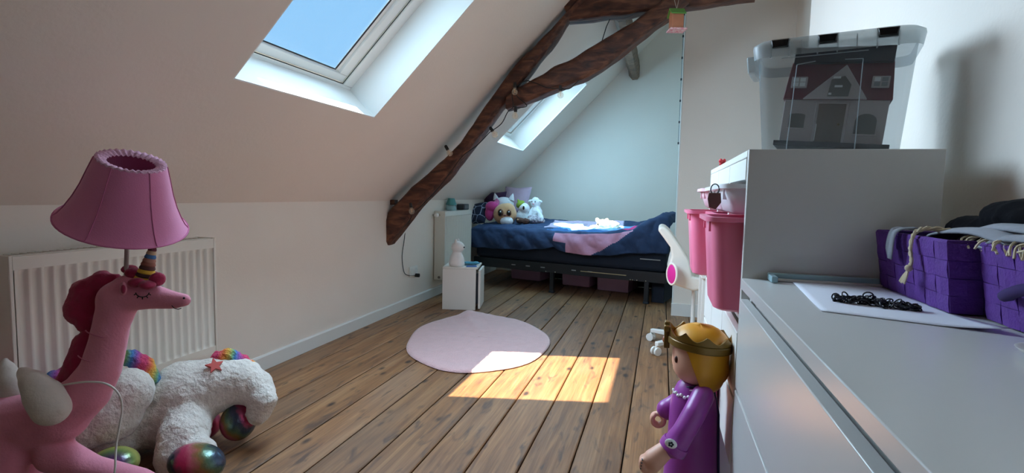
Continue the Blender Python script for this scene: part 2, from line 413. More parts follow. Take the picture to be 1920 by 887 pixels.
# ================================================================== BEAMS
def resample(P, n):
    d = [0]
    for a, b in zip(P[:-1], P[1:]): d.append(d[-1] + (b - a).length)
    out = []
    for i in range(n):
        t = d[-1] * i / (n - 1); k = 0
        while k < len(d) - 2 and d[k + 1] < t: k += 1
        u = (t - d[k]) / max(1e-9, d[k + 1] - d[k]); out.append(P[k].lerp(P[k + 1], u))
    return out
def catmull(P, n=6):
    out = []
    for i in range(len(P) - 1):
        p0, p1, p2, p3 = P[max(i - 1, 0)], P[i], P[i + 1], P[min(i + 2, len(P) - 1)]
        for k in range(n):
            t = k / n
            out.append(.5 * ((2 * p1) + (p2 - p0) * t + (2 * p0 - 5 * p1 + 4 * p2 - p3) * t * t + (3 * p1 - p0 - 3 * p2 + p3) * t ** 3))
    out.append(P[-1]); return out
def beam(name, up, lo, Y, th, m_, label, n=40, rough=.010):
    U = catmull([onY(x, y, Y) for x, y in up]); L = catmull([onY(x, y, Y) for x, y in lo])
    U = resample(U, n); L = resample(L, n)
    mbm = MB(); vs = []; fs = []; ring = 16
    for i in range(n):
        u, l = U[i], L[i]; c = .022
        h = (u - l).length; e = (u - l).normalized()
        prof = []
        hs = [c / h, .33, .66, 1 - c / h]
        pts2 = [(t * h, 0) for t in hs] + [(h, c), (h, th * .35), (h, th * .65), (h, th - c)] + [(t * h, th) for t in reversed(hs)] + [(0, th - c), (0, th * .65), (0, th * .35), (0, c)]
        for a_, b_ in pts2:
            p = l + e * a_ + Vector((0, b_, 0))
            nv = mnoise.noise_vector(p * 9.0) * rough + mnoise.noise_vector(p * 3.0) * rough * .8
            vs.append(p + nv)
    for i in range(n - 1):
        for k in range(ring): fs.append((i * ring + k, i * ring + (k + 1) % ring, (i + 1) * ring + (k + 1) % ring, (i + 1) * ring + k))
    fs.append(tuple(range(ring))); fs.append(tuple((n - 1) * ring + k for k in range(ring)))
    mbm.add(vs, fs)
    o = mbm.build(name, m_, smooth=True, angle=50)
    return tag(o, label, 'beam')
YT = 3.60
beam('principal_rafter', [(719, 425), (731, 392), (768, 355), (819, 308), (862, 265), (912, 192), (962, 125), (1005, 79), (1049, 32), (1085, -8)],
     [(720, 466), (745, 436), (790, 380), (837, 330), (882, 272), (938, 202), (979, 150), (1023, 92), (1064, 33), (1104, -10)], YT, .15, BEAM,
     'long dark oak rafter curving down from collar to the low wall')
beam('curved_brace', [(950, 178), (995, 148), (1042, 123), (1089, 98), (1137, 68), (1187, 37), (1225, 10), (1258, -14)],
     [(946, 204), (1000, 184), (1049, 165), (1101, 143), (1148, 112), (1208, 60), (1255, 28), (1292, 0)], YT - .03, .16, BEAM,
     'thick curved dark oak brace with the string lights hooked beneath')
beam('collar_beam', [(1050, -12), (1150, -22), (1290, -42), (1420, -60)], [(1064, 37), (1150, 27), (1290, 9), (1420, -9)], YT + .02, .15, BEAM,
     'dark oak collar beam crossing at the top above the brace', n=24)
pb = MB(); vs = []; fs = []; n = 20
for i in range(n):
    y = 3.78 + (YB - .01 - 3.78) * i / (n - 1)
    for (x, z) in ((-.42, 2.33), (-.38, 2.28), (-.325, 2.285), (-.305, 2.32), (-.305, 2.43), (-.33, 2.46), (-.40, 2.46), (-.42, 2.44)):
        p = Vector((x, y, z)); vs.append(p + mnoise.noise_vector(p * 5) * .008)
for i in range(n - 1):
    for k in range(8): fs.append((i * 8 + k, i * 8 + (k + 1) % 8, (i + 1) * 8 + (k + 1) % 8, (i + 1) * 8 + k))
fs += [tuple(range(8)), tuple((n - 1) * 8 + k for k in range(8))]
tag(pb.add(vs, fs).build('purlin', BEAMG), 'short greyish purlin running back to the gable wall behind the brace', 'beam')
tag(bx('wooden_wedge', tuple(onY(735, 379, YT + .05) - Vector((.018, 0, .02))), tuple(onY(735, 379, YT + .05) + Vector((.02, .06, .018))), BEAM, bevel=.004), 'small dark wooden wedge behind the foot of the rafter', 'wedge')

# ================================================================== DRESSER + SHELF (big right-hand furniture)
DX, DY0, DY1, DZ = .171, -.37, 1.232, .78
dr = thing('dresser', (.4, .43, 0), 'white chest of drawers with grey paper and purple baskets on top', 'dresser')
tag(dr, 'low white chest of drawers carrying the purple woven baskets', 'dresser')
bx('top_panel', (DX, DY0, DZ - .022), (XR - .005, DY1, DZ), DRESS, dr, .0015)
bx('side_panel', (DX + .02, DY1 - .018, 0), (XR - .01, DY1, DZ - .023), DRESS, dr, .001)
bx('side_panel', (DX + .02, DY0, 0), (XR - .01, DY0 + .018, DZ - .023), DRESS, dr, .001)
bx('back_panel', (XR - .02, DY0 + .02, .02), (XR - .012, DY1 - .02, DZ - .024), DRESS, dr, 0)
bx('front_rail', (DX + .028, DY0 + .019, .71), (DX + .045, DY1 - .019, DZ - .0235), DRESS, dr, .001)
bx('plinth', (DX + .03, DY0 + .02, 0), (DX + .05, DY1 - .02, .06), DRESS, dr, .001)
ym = (DY0 + DY1) / 2
for z0, z1 in ((.541, .735), (.302, .533), (.064, .294)):
    for a, b in ((ym + .002, DY1 - .0005), (DY0 + .0005, ym - .002)):
        d_ = MB(); d_.box((DX, a, z0), (DX + .018, b, z1)); fr_ = d_.build('drawer', DRESS, dr, bevel=.0015)
        MB().box((DX + .0185, a + .02, z0 + .01), (XR - .03, b - .02, z1 - .05)).build('drawer_box', PANELG, fr_, smooth=False)

# shelf unit
SX, SXB, SY0, SY1, SZ = .174, .53, 1.238, 2.16, 1.056
sh = thing('shelf_unit', (.35, 1.7, 0), 'white frame shelf unit holding pink and white pull-out bins', 'shelf')
nearp = bx('side_panel', (SX, SY0, .02), (SXB, SY0 + .018, SZ), PANELG, sh, .0015)
for fx in (.04, .165, .31):
    MB().lathe([(0, 0), (.0035, 0), (.0035, -.0012), (.0018, -.002), (0, -.002)], 10, (SX + fx + .005, SY0 + .001, SZ - .012), Matrix.Rotation(radians(90), 3, 'X')).build('screw', GASK, nearp)
bx('side_panel', (SX, SY1 - .018, .02), (SXB, SY1, SZ), PANELG, sh, .0015)
bx('top_panel', (SX - .001, SY0 + .0185, SZ - .016), (SXB, SY1 - .0185, SZ - .0005), WHITEP, sh, .0015)
div = [SY0 + .018 + (SY1 - SY0 - .036) * k / 3 for k in range(4)]
for k in (1, 2):
    bx('divider', (SX, div[k] - .008, .03), (SXB - .01, div[k] + .008, SZ - .017), WHITEP, sh, .001)
bx('back_panel', (SXB - .008, SY0 + .02, .03), (SXB - .002, SY1 - .02, SZ - .017), PANELG, sh, 0)
bx('bottom_panel', (SX, SY0 + .019, .03), (SXB - .01, SY1 - .019, .05), WHITEP, sh, .001)
for k in range(3):
    bx('drawer_front', (SX - .001, div[k] + .009, .992), (SX + .016, div[k + 1] - .009, 1.0385), WHITEP, sh, .0015)
    bx('ledge', (SX + .02, div[k] + .009, .655), (SXB - .01, div[k + 1] - .009, .665), WHITEP, sh, .001)
    f_ = bx('lower_front', (SX - .001, div[k] + .009, .505), (SX + .015, div[k + 1] - .009, .652), WHITEP, sh, .002)
    f_ = bx('lower_front', (SX - .001, div[k] + .009, .345), (SX + .015, div[k + 1] - .009, .498), WHITEP, sh, .002)
# bins
PINKB = mat('pink_translucent_bin', (244, 128, 160), .38, .03, 8, coat=.2)
WHITEB = mat('white_translucent_bin', (236, 236, 240), .4, coat=.2)
PINKL = mat('pale_pink_plastic', (238, 200, 206), .4)
def tub(name, y0, y1, x0, z0, z1, m_, label, cat='bin', depth=.34, taper=.014, lip=.014):
    """open tray with a rolled rim; front faces -X"""
    t = thing(name, ((x0 + depth / 2), (y0 + y1) / 2, z0), label, cat)
    a = MB(); wl = .003
    def loop(ins, z, extra=0):
        X0, X1, Y0, Y1 = x0 + ins, x0 + depth - ins, y0 + ins, y1 - ins; r = .03 - extra; P = []
        for cx, cy, a0 in ((X1 - r, Y1 - r, 0), (X0 + r, Y1 - r, 90), (X0 + r, Y0 + r, 180), (X1 - r, Y0 + r, 270)):
            for q in range(5):
                an = radians(a0 + 22.5 * q); P.append(Vector((cx + r * cos(an), cy + r * sin(an), z)))
        return P
    loops = [loop(taper + lip + .01, z0), loop(taper + lip, z0 + .006), loop(lip, z1 - .02), loop(lip, z1 - .012), loop(0, z1 - .010), loop(0, z1), loop(lip + wl, z1), loop(taper + lip + wl, z0 + .008)]
    n_ = len(loops[0]); vs = [p for l in loops for p in l]; fs = [tuple(range(n_ - 1, -1, -1)), tuple((len(loops) - 1) * n_ + k for k in range(n_))]
    for i in range(len(loops) - 1):
        for k in range(n_): fs.append((i * n_ + k, i * n_ + (k + 1) % n_, (i + 1) * n_ + (k + 1) % n_, (i + 1) * n_ + k))
    a.add(vs, fs); body = a.build('body', m_, t, angle=50)
    # little reinforcing ribs under the rim
    for yy in (y0 + .06, y1 - .06):
        bx('rim_rib', (x0 + lip - .004, yy - .004, z1 - .035), (x0 + lip + .004, yy + .004, z1 - .011), m_, t, .001)
    return t
tub('pink_bin', div[0] + .012, div[1] - .012, .098, .690, .908, PINKB, 'nearest tall pink bin pulled out of the shelf unit')
tub('pink_bin', div[2] + .012, div[3] - .012, .082, .690, .908, PINKB, 'farthest tall pink bin pulled out of the shelf unit')
tub('pink_bin', div[1] + .012, div[2] - .012, .135, .690, .908, PINKB, 'middle tall pink bin between the two pulled out further')
tub('white_bin', div[0] + .012, div[1] - .012, .125, .915, .983, WHITEB, 'shallow white bin above the nearest pink bin')
tub('white_bin', div[2] + .012, div[3] - .012, .125, .915, .983, PINKL, 'shallow pale pink bin with a brown keyring hooked on its rim')
tub('white_bin', div[1] + .012, div[2] - .012, .13, .915, .983, WHITEB, 'shallow white bin in the middle column of the shelf unit')
# keyring hanging on the bin
kr = thing('keyring', onX(1336, 375, .122), 'brown leather keyring tag hanging from the pale pink bin', 'keyring')
p = onX(1340, 368, .116)
MB().prism([p + Vector(q) for q in ((-.013, 0, .008), (.013, 0, .008), (.015, 0, -.014), (.004, 0, -.030), (-.011, 0, -.026), (-.015, 0, -.006))], (0, .004, 0)).build('tag', mat('brown_leather', (120, 88, 84), .6, .2), kr, bevel=.0015)
MB().tube([p + Vector((.009 * cos(a), .002, .016 + .012 * sin(a))) for a in np.linspace(0, 2 * pi, 18)[:-1]], .0014, 6, closed=True).build('ring', GASK, kr)
# small red figure on shelf top
rf = thing('red_toy', onX(1353, 309, .21), 'tiny red toy figure on the white shelf unit', 'toy')
p = onX(1353, 312, .20); p.z = SZ
RED = mat('red_plastic', (190, 40, 50), .45)
MB().lathe([(0, 0), (.012, 0), (.013, .004), (.007, .012), (.009, .018), (.006, .024), (0, .026)], 12, p).build('body', RED, rf)
for a in range(3): MB().ell(p + Vector((.008 * cos(a * 2.1), .01 * sin(a * 2.1), .028)), (.006, .006, .008), 8, 6).build('leaf', RED, rf)

# ================================================================== RADIATORS
def radiator(x_front, y0, y1, z0, z1, th, label, valve=None):
    r = thing('radiator', (x_front - th / 2, (y0 + y1) / 2, z0), label, 'radiator')
    a = MB(); nr = int(round((y1 - y0 - .03) / .0345)); pitch = (y1 - y0 - .03) / nr
    prof = []
    for i in range(nr):
        b = y0 + .015 + i * pitch
        prof += [(b, 0), (b + pitch * .28, 0), (b + pitch * .40, -.009), (b + pitch * .86, -.009)]
    prof.append((y1 - .015, 0))
    zz = [z0 + .028, z0 + .042, z1 - .058, z1 - .044]
    def fn(j, k):
        y, d = prof[k]; return Vector((x_front - .002 + (d if j in (1, 2) else 0), y, zz[j]))
    n_ = len(prof); vs = [fn(j, k) for j in range(4) for k in range(n_)]
    fs = [(j * n_ + k, j * n_ + k + 1, (j + 1) * n_ + k + 1, (j + 1) * n_ + k) for j in range(3) for k in range(n_ - 1)]
    a.add(vs, fs)
    a.box((x_front - .014, y0 + .012, z1 - .0445), (x_front - .001, y1 - .012, z1 - .004)); a.box((x_front - .014, y0 + .012, z0 + .002), (x_front - .001, y1 - .012, z0 + .0285))
    a.box((x_front - .013, y0 + .012, z0 + .028), (x_front - .0115, y1 - .012, z1 - .044))
    a.build('front_panel', RADW, r, angle=60)
    bx('rear_panel', (x_front - th, y0 + .012, z0 + .01), (x_front - th + .01, y1 - .012, z1 - .01), RADW, r, .002)
    for a_, b_ in ((y0, y0 + .012), (y1 - .012, y1)):
        bx('side_cover', (x_front - th, a_, z0 + .004), (x_front, b_, z1), RADW, r, .003)
    g = MB(); ns = int((y1 - y0) / .022)
    for i in range(ns):
        y = y0 + .016 + i * (y1 - y0 - .032) / ns
        g.box((x_front - th + .014, y, z1 - .012), (x_front - .018, y + .006, z1 - .003))
    g.box((x_front - th + .01, y0 + .013, z1 - .006), (x_front - th + .016, y1 - .013, z1 - .001)); g.box((x_front - .02, y0 + .013, z1 - .006), (x_front - .014, y1 - .013, z1 - .001))
    g.build('top_grille', RADW, r, smooth=False)
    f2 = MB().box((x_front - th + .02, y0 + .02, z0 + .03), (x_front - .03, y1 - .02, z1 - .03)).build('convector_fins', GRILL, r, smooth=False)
    for yy in (y0 + .1, y1 - .1):
        bx('wall_bracket', (XW, yy - .015, z0 + .05), (x_front - th, yy + .015, z1 - .05), RADW, r, .001)
    if valve:
        v = MB(); c = Vector((x_front - th * .55, y0, z1 - .035))
        v.tube([c + Vector((0, -.035, 0)), c + Vector((0, -.002, 0))], .011, 12)
        v.tube([c + Vector((0, -.03, 0)), c + Vector((-.05, -.03, 0))], .009, 12)
        vv_ = v.build('valve_body', CHROME, r)
        MB().tube([c + Vector((0, -.034, 0)), c + Vector((0, -.045, 0)), c + Vector((0, -.075, 0)), c + Vector((0, -.08, 0))], [.014, .019, .017, .012], 14).build('valve_knob', WHITEP, r)
        MB().lathe([(0, 0), (.012, 0), (.012, .006), (0, .006)], 12, (x_front - th * .5, y0 - .0005, z0 + .03), Matrix.Rotation(radians(90), 3, 'X')).build('plug', GRILL, r)
    return r
radiator(-1.855, 1.107, 1.872, .232, .735, .10, 'wide white panel radiator behind the pink unicorn lamp')
radiator(-1.872, 4.457, 5.157, .150, .782, .105, 'tall white panel radiator at the foot of the bed pillows', valve=True)

# ================================================================== BED
BA = Vector((-1.003, 5.051, 0)); BU = Vector((.9733, -.2295, 0)); BV = Vector((.2295, .9733, 0))
def B(s, v, z): return BA + BU * s + BV * v + Vector((0, 0, z))
def onB(x, y, v): return onp(x, y, BA + BV * v, BV)
BR = Matrix((BU, BV, Vector((0, 0, 1)))).transposed()     # local -> world rotation
SL, SR_, BW = -.90, 1.09, .90
bed = thing('bed', B(.1, .45, 0), 'single bed with black metal frame and dark navy mattress', 'bed')
def bbox_(name, lo, hi, m_, parent, bevel=.004):
    M4 = Matrix.Translation(BA) @ BR.to_4x4()
    return MB().box(lo, hi, 0, M4).build(name, m_, parent, bevel=bevel)
mt = bbox_('mattress', (SL + .01, .012, .285), (SR_ - .01, BW - .012, .545), NAVYD, bed, .04)
for v in (0, BW - .03): bbox_('side_rail', (SL, v, .195), (SR_, v + .03, .29), BLACKM, bed, .004)
for s in (SL, SR_ - .03): bbox_('end_rail', (s, .03, .195), (s + .03, BW - .03, .247), BLACKM, bed, .004)
for s in (-.87, 0, .924):
    for v in (.002, BW - .03):
        l_ = bbox_('leg', (s - .02, v, .012), (s + .02, v + .035, .247), BLACKM, bed, .003)
        bbox_('foot_cap', (s - .024, v - .004, 0), (s + .024, v + .039, .02), GASK, l_, .003)
SLAT = mat('grey_slat_end', (150, 150, 150), .4)
for k in range(12):
    s = SL + .12 + k * .163
    bbox_('slat', (s, .03, .247), (s + .07, BW - .03, .276), BLACKM, bed, .002)
    if k in (2, 3, 4, 6, 7): bbox_('slat_clip', (s + .01, -.004, .236), (s + .055, .001, .246), SLAT, bed, .001)
for s in (-.06, .04, .78, .80, .84, .92): MB().ell(B(s, -.002, .205), .007, 8, 6).build('bolt', CHROME, bed)
bbox_('under_bed_shade', (SL + .02, BW - .06, .004), (SR_ - .02, BW - .05, .195), NAVYD, bed, .002)  # dark sheet added along the back to stand for shade under the bed
bbox_('under_bed_shade', (.95, .10, .004), (1.06, BW - .08, .194), NAVYD, bed, .002)  # second added panel, painting the shadow at the right end
bbox_('rail_line', (.30, -.005, .236), (.74, .0, .243), mat('pale_tan', (190, 170, 130), .35), bed, .001)  # thin pale tan strip along the front rail
bbox_('label_tape', (.86, -.004, .395), (1.04, .0, .405), SLAT, bed, .001)

PINKC = mat('dusty_pink_cotton', (206, 150, 176), .85, .1, 30, .2, 40)
LBLUE = mat('light_blue_cotton', (96, 160, 214), .85, rgb2=(130, 186, 226), scale=14)
MAGC = mat('magenta_print', (214, 60, 130), .85)
BLUE2 = mat('mid_blue_cotton', (52, 104, 160), .85, .1, 20)
duvet_z = [(-.92, .600), (-.5, .612), (0, .605), (.35, .615), (.6, .632), (.78, .665), (.92, .74), (1.02, .79), (1.09, .775), (1.12, .72)]
def interp(t, T):
    for (a, b), (c, d) in zip(T[:-1], T[1:]):
        if t <= c: return b + (d - b) * max(0, (t - a) / (c - a))
    return T[-1][1]
hem_z = [(-.92, .395), (-.3, .40), (-.02, .44), (.03, .455), (.15, .415), (.4, .40), (.62, .42), (.8, .45), (1.12, .47)]
def duvet(i, j):
    s = -.915 + i * 2.03
    zt = interp(s, duvet_z); zh = interp(s, hem_z)
    if j < .38:
        t = j / .38; z = zh + (zt - .02 - zh) * t
        v = -.035 + .013 * sin(s * 27 + t * 5 + 1.5 * sin(s * 6)) * (1 - t * .55) + .02 * t
        v -= .018 * sin(t * pi)
    else:
        t = (j - .38) / .62; v = -.015 + t * .86
        z = zt - .02 + .02 * min(1, t * 8) + .05 * t * (1 if s < .7 else .3) - (.03 * sin(pi * min(1, t * 1.2)) if .1 < s < .75 else 0)
        if s > .8: z -= .10 * max(0, t - .55)
    p = B(s, v, z)
    wr = mnoise.noise(Vector((s * 7, v * 9, z * 9))) * .016 + mnoise.noise(Vector((s * 19 + z * 12, v * 21, z * 8))) * .008
    if j < .38: p += BV * (-abs(wr)) * 1.3
    else: p.z += wr + .004
    return p
def zone(i, j):
    s = -.915 + i * 2.03
    if j < .40:
        t = j / .40
        lo = .06 + .10 * (1 - t) if t < .55 else .03
        hi = .42 + .42 * t
        if .035 + (.12 if t < .45 else 0) < s < hi and t < .93: return 1
        return 0
    t = (j - .40) / .60
    if -.08 + .1 * sin(t * 9) < s < .66 and t < .62:
        return 2 if t > .12 else 4
    if .68 < s < .82 and t < .38 and t < (s - .66) * 2.6: return 3
    return 0
tag(MB().grid(duvet, 130, 60, zone).build('duvet', [NAVY, PINKC, LBLUE, MAGC, BLUE2], bevel=0, angle=80), 'rumpled navy duvet with dusty pink and light blue print', 'duvet')
sdm = bpy.data.objects['duvet'].modifiers.new('thick', 'SOLIDIFY'); sdm.thickness = .012; sdm.offset = -1

def pillow(name, c, size, rot, m_, label, cat='pillow', parent=None, piping=None):
    a = MB(); sx, sy, sz = size
    def f(side):
        def g(i, j):
            u, v = i * 2 - 1, j * 2 - 1
            h = (max(0, 1 - abs(u) ** 3) * max(0, 1 - abs(v) ** 3)) ** .45
            pin = 1 - .10 * (1 - abs(u)) * abs(v) ** 2 ; pin2 = 1 - .10 * (1 - abs(v)) * abs(u) ** 2
            w = mnoise.noise(Vector((u * 2, v * 2, side * 3 + sx * 9))) * .12 * h
            return Vector(c) + rot @ Vector((u * sx * pin2, v * sy * pin, side * sz * (h + w)))
        return g
    a.grid(f(1), 18, 18); a.grid(f(-1), 18, 18)
    o = a.build(name, m_, parent, angle=80)
    if label: tag(o, label, cat)
    return o
def navy_lines():
    M = bpy.data.materials.new('navy_line_print'); M.use_nodes = True; nt = M.node_tree; b = nt.nodes['Principled BSDF']
    tc = nt.nodes.new('ShaderNodeTexCoord'); v = nt.nodes.new('ShaderNodeTexVoronoi'); v.feature = 'DISTANCE_TO_EDGE'; v.inputs['Scale'].default_value = 11
    r = nt.nodes.new('ShaderNodeValToRGB'); r.color_ramp.elements[0].color = (*lin((150, 165, 190)), 1); r.color_ramp.elements[1].color = (*lin((34, 42, 66)), 1); r.color_ramp.elements[0].position = .02; r.color_ramp.elements[1].position = .05
    nt.links.new(tc.outputs['Object'], v.inputs['Vector']); nt.links.new(v.outputs['Distance'], r.inputs['Fac']); nt.links.new(r.outputs[0], b.inputs['Base Color']); b.inputs['Roughness'].default_value = .9
    return M
def rot(ax=0, ay=0, az=0): return (Matrix.Rotation(radians(az), 3, 'Z') @ Matrix.Rotation(radians(ay), 3, 'Y') @ Matrix.Rotation(radians(ax), 3, 'X'))
pillow('bed_pillow', onB(891, 401, .26), (.16, .13, .06), BR @ rot(62, -8, -4), navy_lines(), 'navy pillow with thin white line print beside the radiator')
PURP = mat('dark_purple_velvet', (74, 34, 74), .8, .2, 20, sheen=.3)
pillow('cushion', onB(926, 384, .62), (.15, .16, .06), BR @ rot(78, 0, 0), PURP, 'dark purple cushion behind the soft toys', 'cushion')
pillow('cushion', onB(968, 376, .74), (.17, .17, .05), BR @ rot(70, 0, 4), mat('pale_mauve_cloth', (196, 168, 186), .9, .1), 'pale mauve cushion leaning on the gable wall above the bed', 'cushion')

# soft toys on the bed
PLW = mat('white_plush', (238, 238, 240), .95, .08, 40, .4, 90, sheen=.4)
TAN = mat('tan_plush', (214, 164, 120), .9, .06, 40, .2, 100, sheen=.3)
HOTP = mat('hot_pink_plush', (206, 64, 140), .85, .1, 30, .2, 60, sheen=.3)
BLK = mat('black_plastic', (14, 14, 18), .2)
BRN = mat('brown_plush', (92, 60, 50), .9, .2, 40, .3, 60)
EYW = mat('eye_white', (245, 245, 245), .3)
def toy(name, px, v, label, cat='soft toy', z=None):
    p = onB(px[0], px[1], v)
    return thing(name, p, label, cat), p
def L3(v): return BR @ Vector(v)          # bed-aligned offset (x along bed, y away, z up)
# tan round plush, facing camera/right
t, p = toy('round_plush', (947, 402), .24, 'round tan plush with big brown eyes and white belly')
K_ = 1.18; b_ = MB(); b_.ell(p, (.128, .10, .118), 20, 14); b_.ell(p + L3((.03, 0, .05)), (.085, .08, .072), 16, 12)
blob('body', b_, TAN, t, .008, 6)
MB().ell(p + L3((.055, -.060, -.068)), (.072, .058, .052), 16, 10, BR).build('belly', PLW, t)
for ex, ey, rr in ((.002, -.100, .034), (.092, -.080, .029)):
    e = MB().ell(p + L3((ex, ey, .020)), (rr, .016, rr * 1.2), 14, 10, BR).build('eye', mat('brown_eye', (104, 62, 38), .3), t)
    MB().ell(p + L3((ex + .003, ey - .012, .020)), (rr * .66, .010, rr * .82), 12, 8, BR).build('pupil', BLK, e)
    MB().ell(p + L3((ex + .010, ey - .021, .031)), (rr * .24, .004, rr * .26), 8, 6, BR).build('glint', EYW, e)
MB().ell(p + L3((.055, -.104, -.004)), (.018, .014, .011), 10, 8, BR).build('nose', mat('pinkish_brown', (150, 88, 76), .6), t)
# white cat-eared doll with magenta hair
t, p = toy('plush_doll', (940, 385), .50, 'white plush doll with pointed ears and magenta hair behind the tan toy')
b_ = MB(); b_.ell(p + L3((.03, 0, .01)), (.12, .08, .085), 18, 12); b_.ell(p + L3((.03, 0, -.10)), (.11, .08, .10), 18, 12)
blob('body', b_, PLW, t, .008, 6)
for ex in (-.07, .125):
    MB().lathe([(.036, 0), (.024, .035), (.004, .075), (0, .078)], 12, p + L3((ex, 0, .062)), rot(0, (-14 if ex < 0 else 14), 0), sy=.5).build('ear', PLW, t)
hp = onB(921, 391, .25); h_ = MB(); h_.ell(hp + L3((.01, 0, .02)), (.075, .055, .06)); h_.ell(hp + L3((-.015, 0, -.05)), (.055, .05, .085)); h_.limb([hp + L3((.03, .04, .04)), p + L3((-.05, 0, .05))], [.035, .03])
blob('hair', h_, HOTP, t, .007, 4)
# green and white bird
t, p = toy('bird_plush', (983, 391), .48, 'white plush bird with lime green crest and one big black eye')
b_ = MB(); b_.ell(p, (.062, .06, .062)); b_.ell(p + L3((-.02, 0, -.09)), (.07, .06, .085))
blob('body', b_, PLW, t, .007, 5)
MB().ell(p + L3((-.045, -.005, .045)), (.052, .055, .036), 14, 10, BR @ rot(0, -40, 0)).build('crest', mat('lime_plush', (150, 176, 66), .9, .1), t)
MB().lathe([(.02, 0), (.012, .03), (0, .05)], 10, p + L3((-.06, 0, .06)), rot(0, -30, 0)).build('crest_tip', MATS['lime_plush'], t)
e = MB().ell(p + L3((.018, -.05, .008)), (.034, .018, .036), 14, 10, BR).build('eye', EYW, t)
MB().ell(p + L3((.026, -.066, .008)), (.013, .006, .022), 10, 8, BR).build('pupil', BLK, e)
# white lamb
t, p = toy('lamb_plush', (1004, 385), .55, 'pale white plush lamb sitting against the gable wall')
b_ = MB(); b_.ell(p + L3((0, 0, .03)), (.055, .05, .06)); b_.ell(p + L3((.01, 0, -.09)), (.07, .06, .095)); b_.limb([p + L3((.05, -.03, -.07)), p + L3((.11, -.06, -.14))], [.028, .024]); b_.limb([p + L3((-.03, -.03, -.07)), p + L3((-.04, -.07, -.15))], [.028, .026])
blob('body', b_, PLW, t, .007, 4, .012, .03)
for sx in (-1, 1):
    MB().ell(p + L3((sx * .062, -.01, .045)), (.026, .012, .014), 10, 8, BR @ rot(0, sx * 20, 0)).build('ear', PLW, t)
    MB().ell(p + L3((sx * .02, -.05, .04)), (.006, .004, .007), 8, 6, BR).build('eye', BLK, t)
MB().ell(p + L3((0, -.052, .015)), (.012, .008, .009), 8, 6, BR).build('nose', mat('soft_pink', (226, 170, 180), .8), t)
# brown toy and patterned cloth
t, p = toy('brown_plush', (976, 414), .26, 'small dark brown plush tucked beside the tan plush')
b_ = MB(); b_.ell(p, (.05, .04, .032)); b_.ell(p + L3((.06, 0, -.004)), (.045, .04, .034)); b_.ell(p + L3((-.02, -.02, .022)), (.022, .02, .018)); blob('body', b_, BRN, t, .006, 4, .008, .02)
MB().ell(p + L3((-.014, -.036, .012)), (.012, .01, .008), 8, 6, BR).build('muzzle', TAN, t)
PAT = mat('floral_cloth', (224, 216, 222), .9, rgb2=(60, 40, 60), scale=55, bump=.3)
t, p = toy('patterned_blanket', (1004, 413), .34, 'crumpled floral blanket at the feet of the white lamb', 'blanket')
b_ = MB(); b_.ell(p, (.085, .07, .038)); b_.ell(p + L3((-.04, .02, .03)), (.06, .05, .03)); b_.ell(p + L3((.06, 0, -.005)), (.05, .05, .025)); blob('cloth', b_, PAT, t, .006, 3, .02, .035)
# lying white dog
t, p = toy('dog_plush', (1140, 421), .42, 'fluffy cream plush dog lying in the sun on the duvet')
b_ = MB(); b_.ell(p + L3((-.06, 0, .005)), (.052, .055, .045)); b_.ell(p + L3((.02, 0, .0)), (.10, .06, .042)); b_.limb([p + L3((-.08, -.05, -.02)), p + L3((-.14, -.09, -.03))], [.022, .02]); b_.limb([p + L3((.08, -.04, -.02)), p + L3((.13, -.08, -.03))], [.024, .022]); b_.ell(p + L3((-.075, -.04, -.002)), (.03, .03, .024))
blob('body', b_, mat('cream_plush', (238, 228, 206), .95, .1, 40, .4, 80, sheen=.4), t, .007, 4, .015, .03)
for sx in (-1, 1): MB().ell(p + L3((-.06 + sx * .045, -.01, .035)), (.022, .016, .03), 10, 8, BR @ rot(0, sx * 35, 0)).build('ear', MATS['cream_plush'], t)
MB().ell(p + L3((-.082, -.07, .004)), (.009, .007, .007), 8, 6, BR).build('nose', BLK, t)
# storage tubs under the bed
MAUVE = mat('mauve_plastic', (196, 150, 172), .45)
for k, (x0, x1, yb, yt, lab) in enumerate(((954, 1016, 525, 489, 'pink storage tub under the bed nearest the nightstand'), (1051, 1107, 537, 500, 'pink storage tub in the middle under the bed'), (1117, 1179, 547, 508, 'pink storage tub under the bed nearest the white chair'))):
    a, c = onZ(x0, yb - 1, 0), onZ(x1, yb + 1, 0); mid = (a + c) / 2; wd = (c - a).length / 2
    t = thing('storage_tub', mid + BV * .2, lab, 'tub', 'pink tubs under the bed')
    H = .175; q = MB()
    def lp(ins, z, z2=None): return [mid + BU * (sx * (wd - ins)) + BV * (.0 + ins + (sy * (.36 - 2 * ins))) + Vector((0, 0, z)) for sx, sy in ((-1, 0), (1, 0), (1, 1), (-1, 1))]
    L_ = [lp(.012, 0.001), lp(.004, .01), lp(0, H - .03), lp(-.008, H - .028), lp(-.008, H - .016), lp(0, H - .014)]
    vs = [v for l in L_ for v in l]; fs = [(3, 2, 1, 0)] + [(i * 4 + k_, i * 4 + (k_ + 1) % 4, (i + 1) * 4 + (k_ + 1) % 4, (i + 1) * 4 + k_) for i in range(5) for k_ in range(4)] + [(20, 21, 22, 23)]
    q.add(vs, fs).build('body', MAUVE, t, bevel=.004)
    l2 = MB().hexa(lp(-.01, H - .0135) + lp(-.004, H)).build('lid', MAUVE, t, bevel=.003)

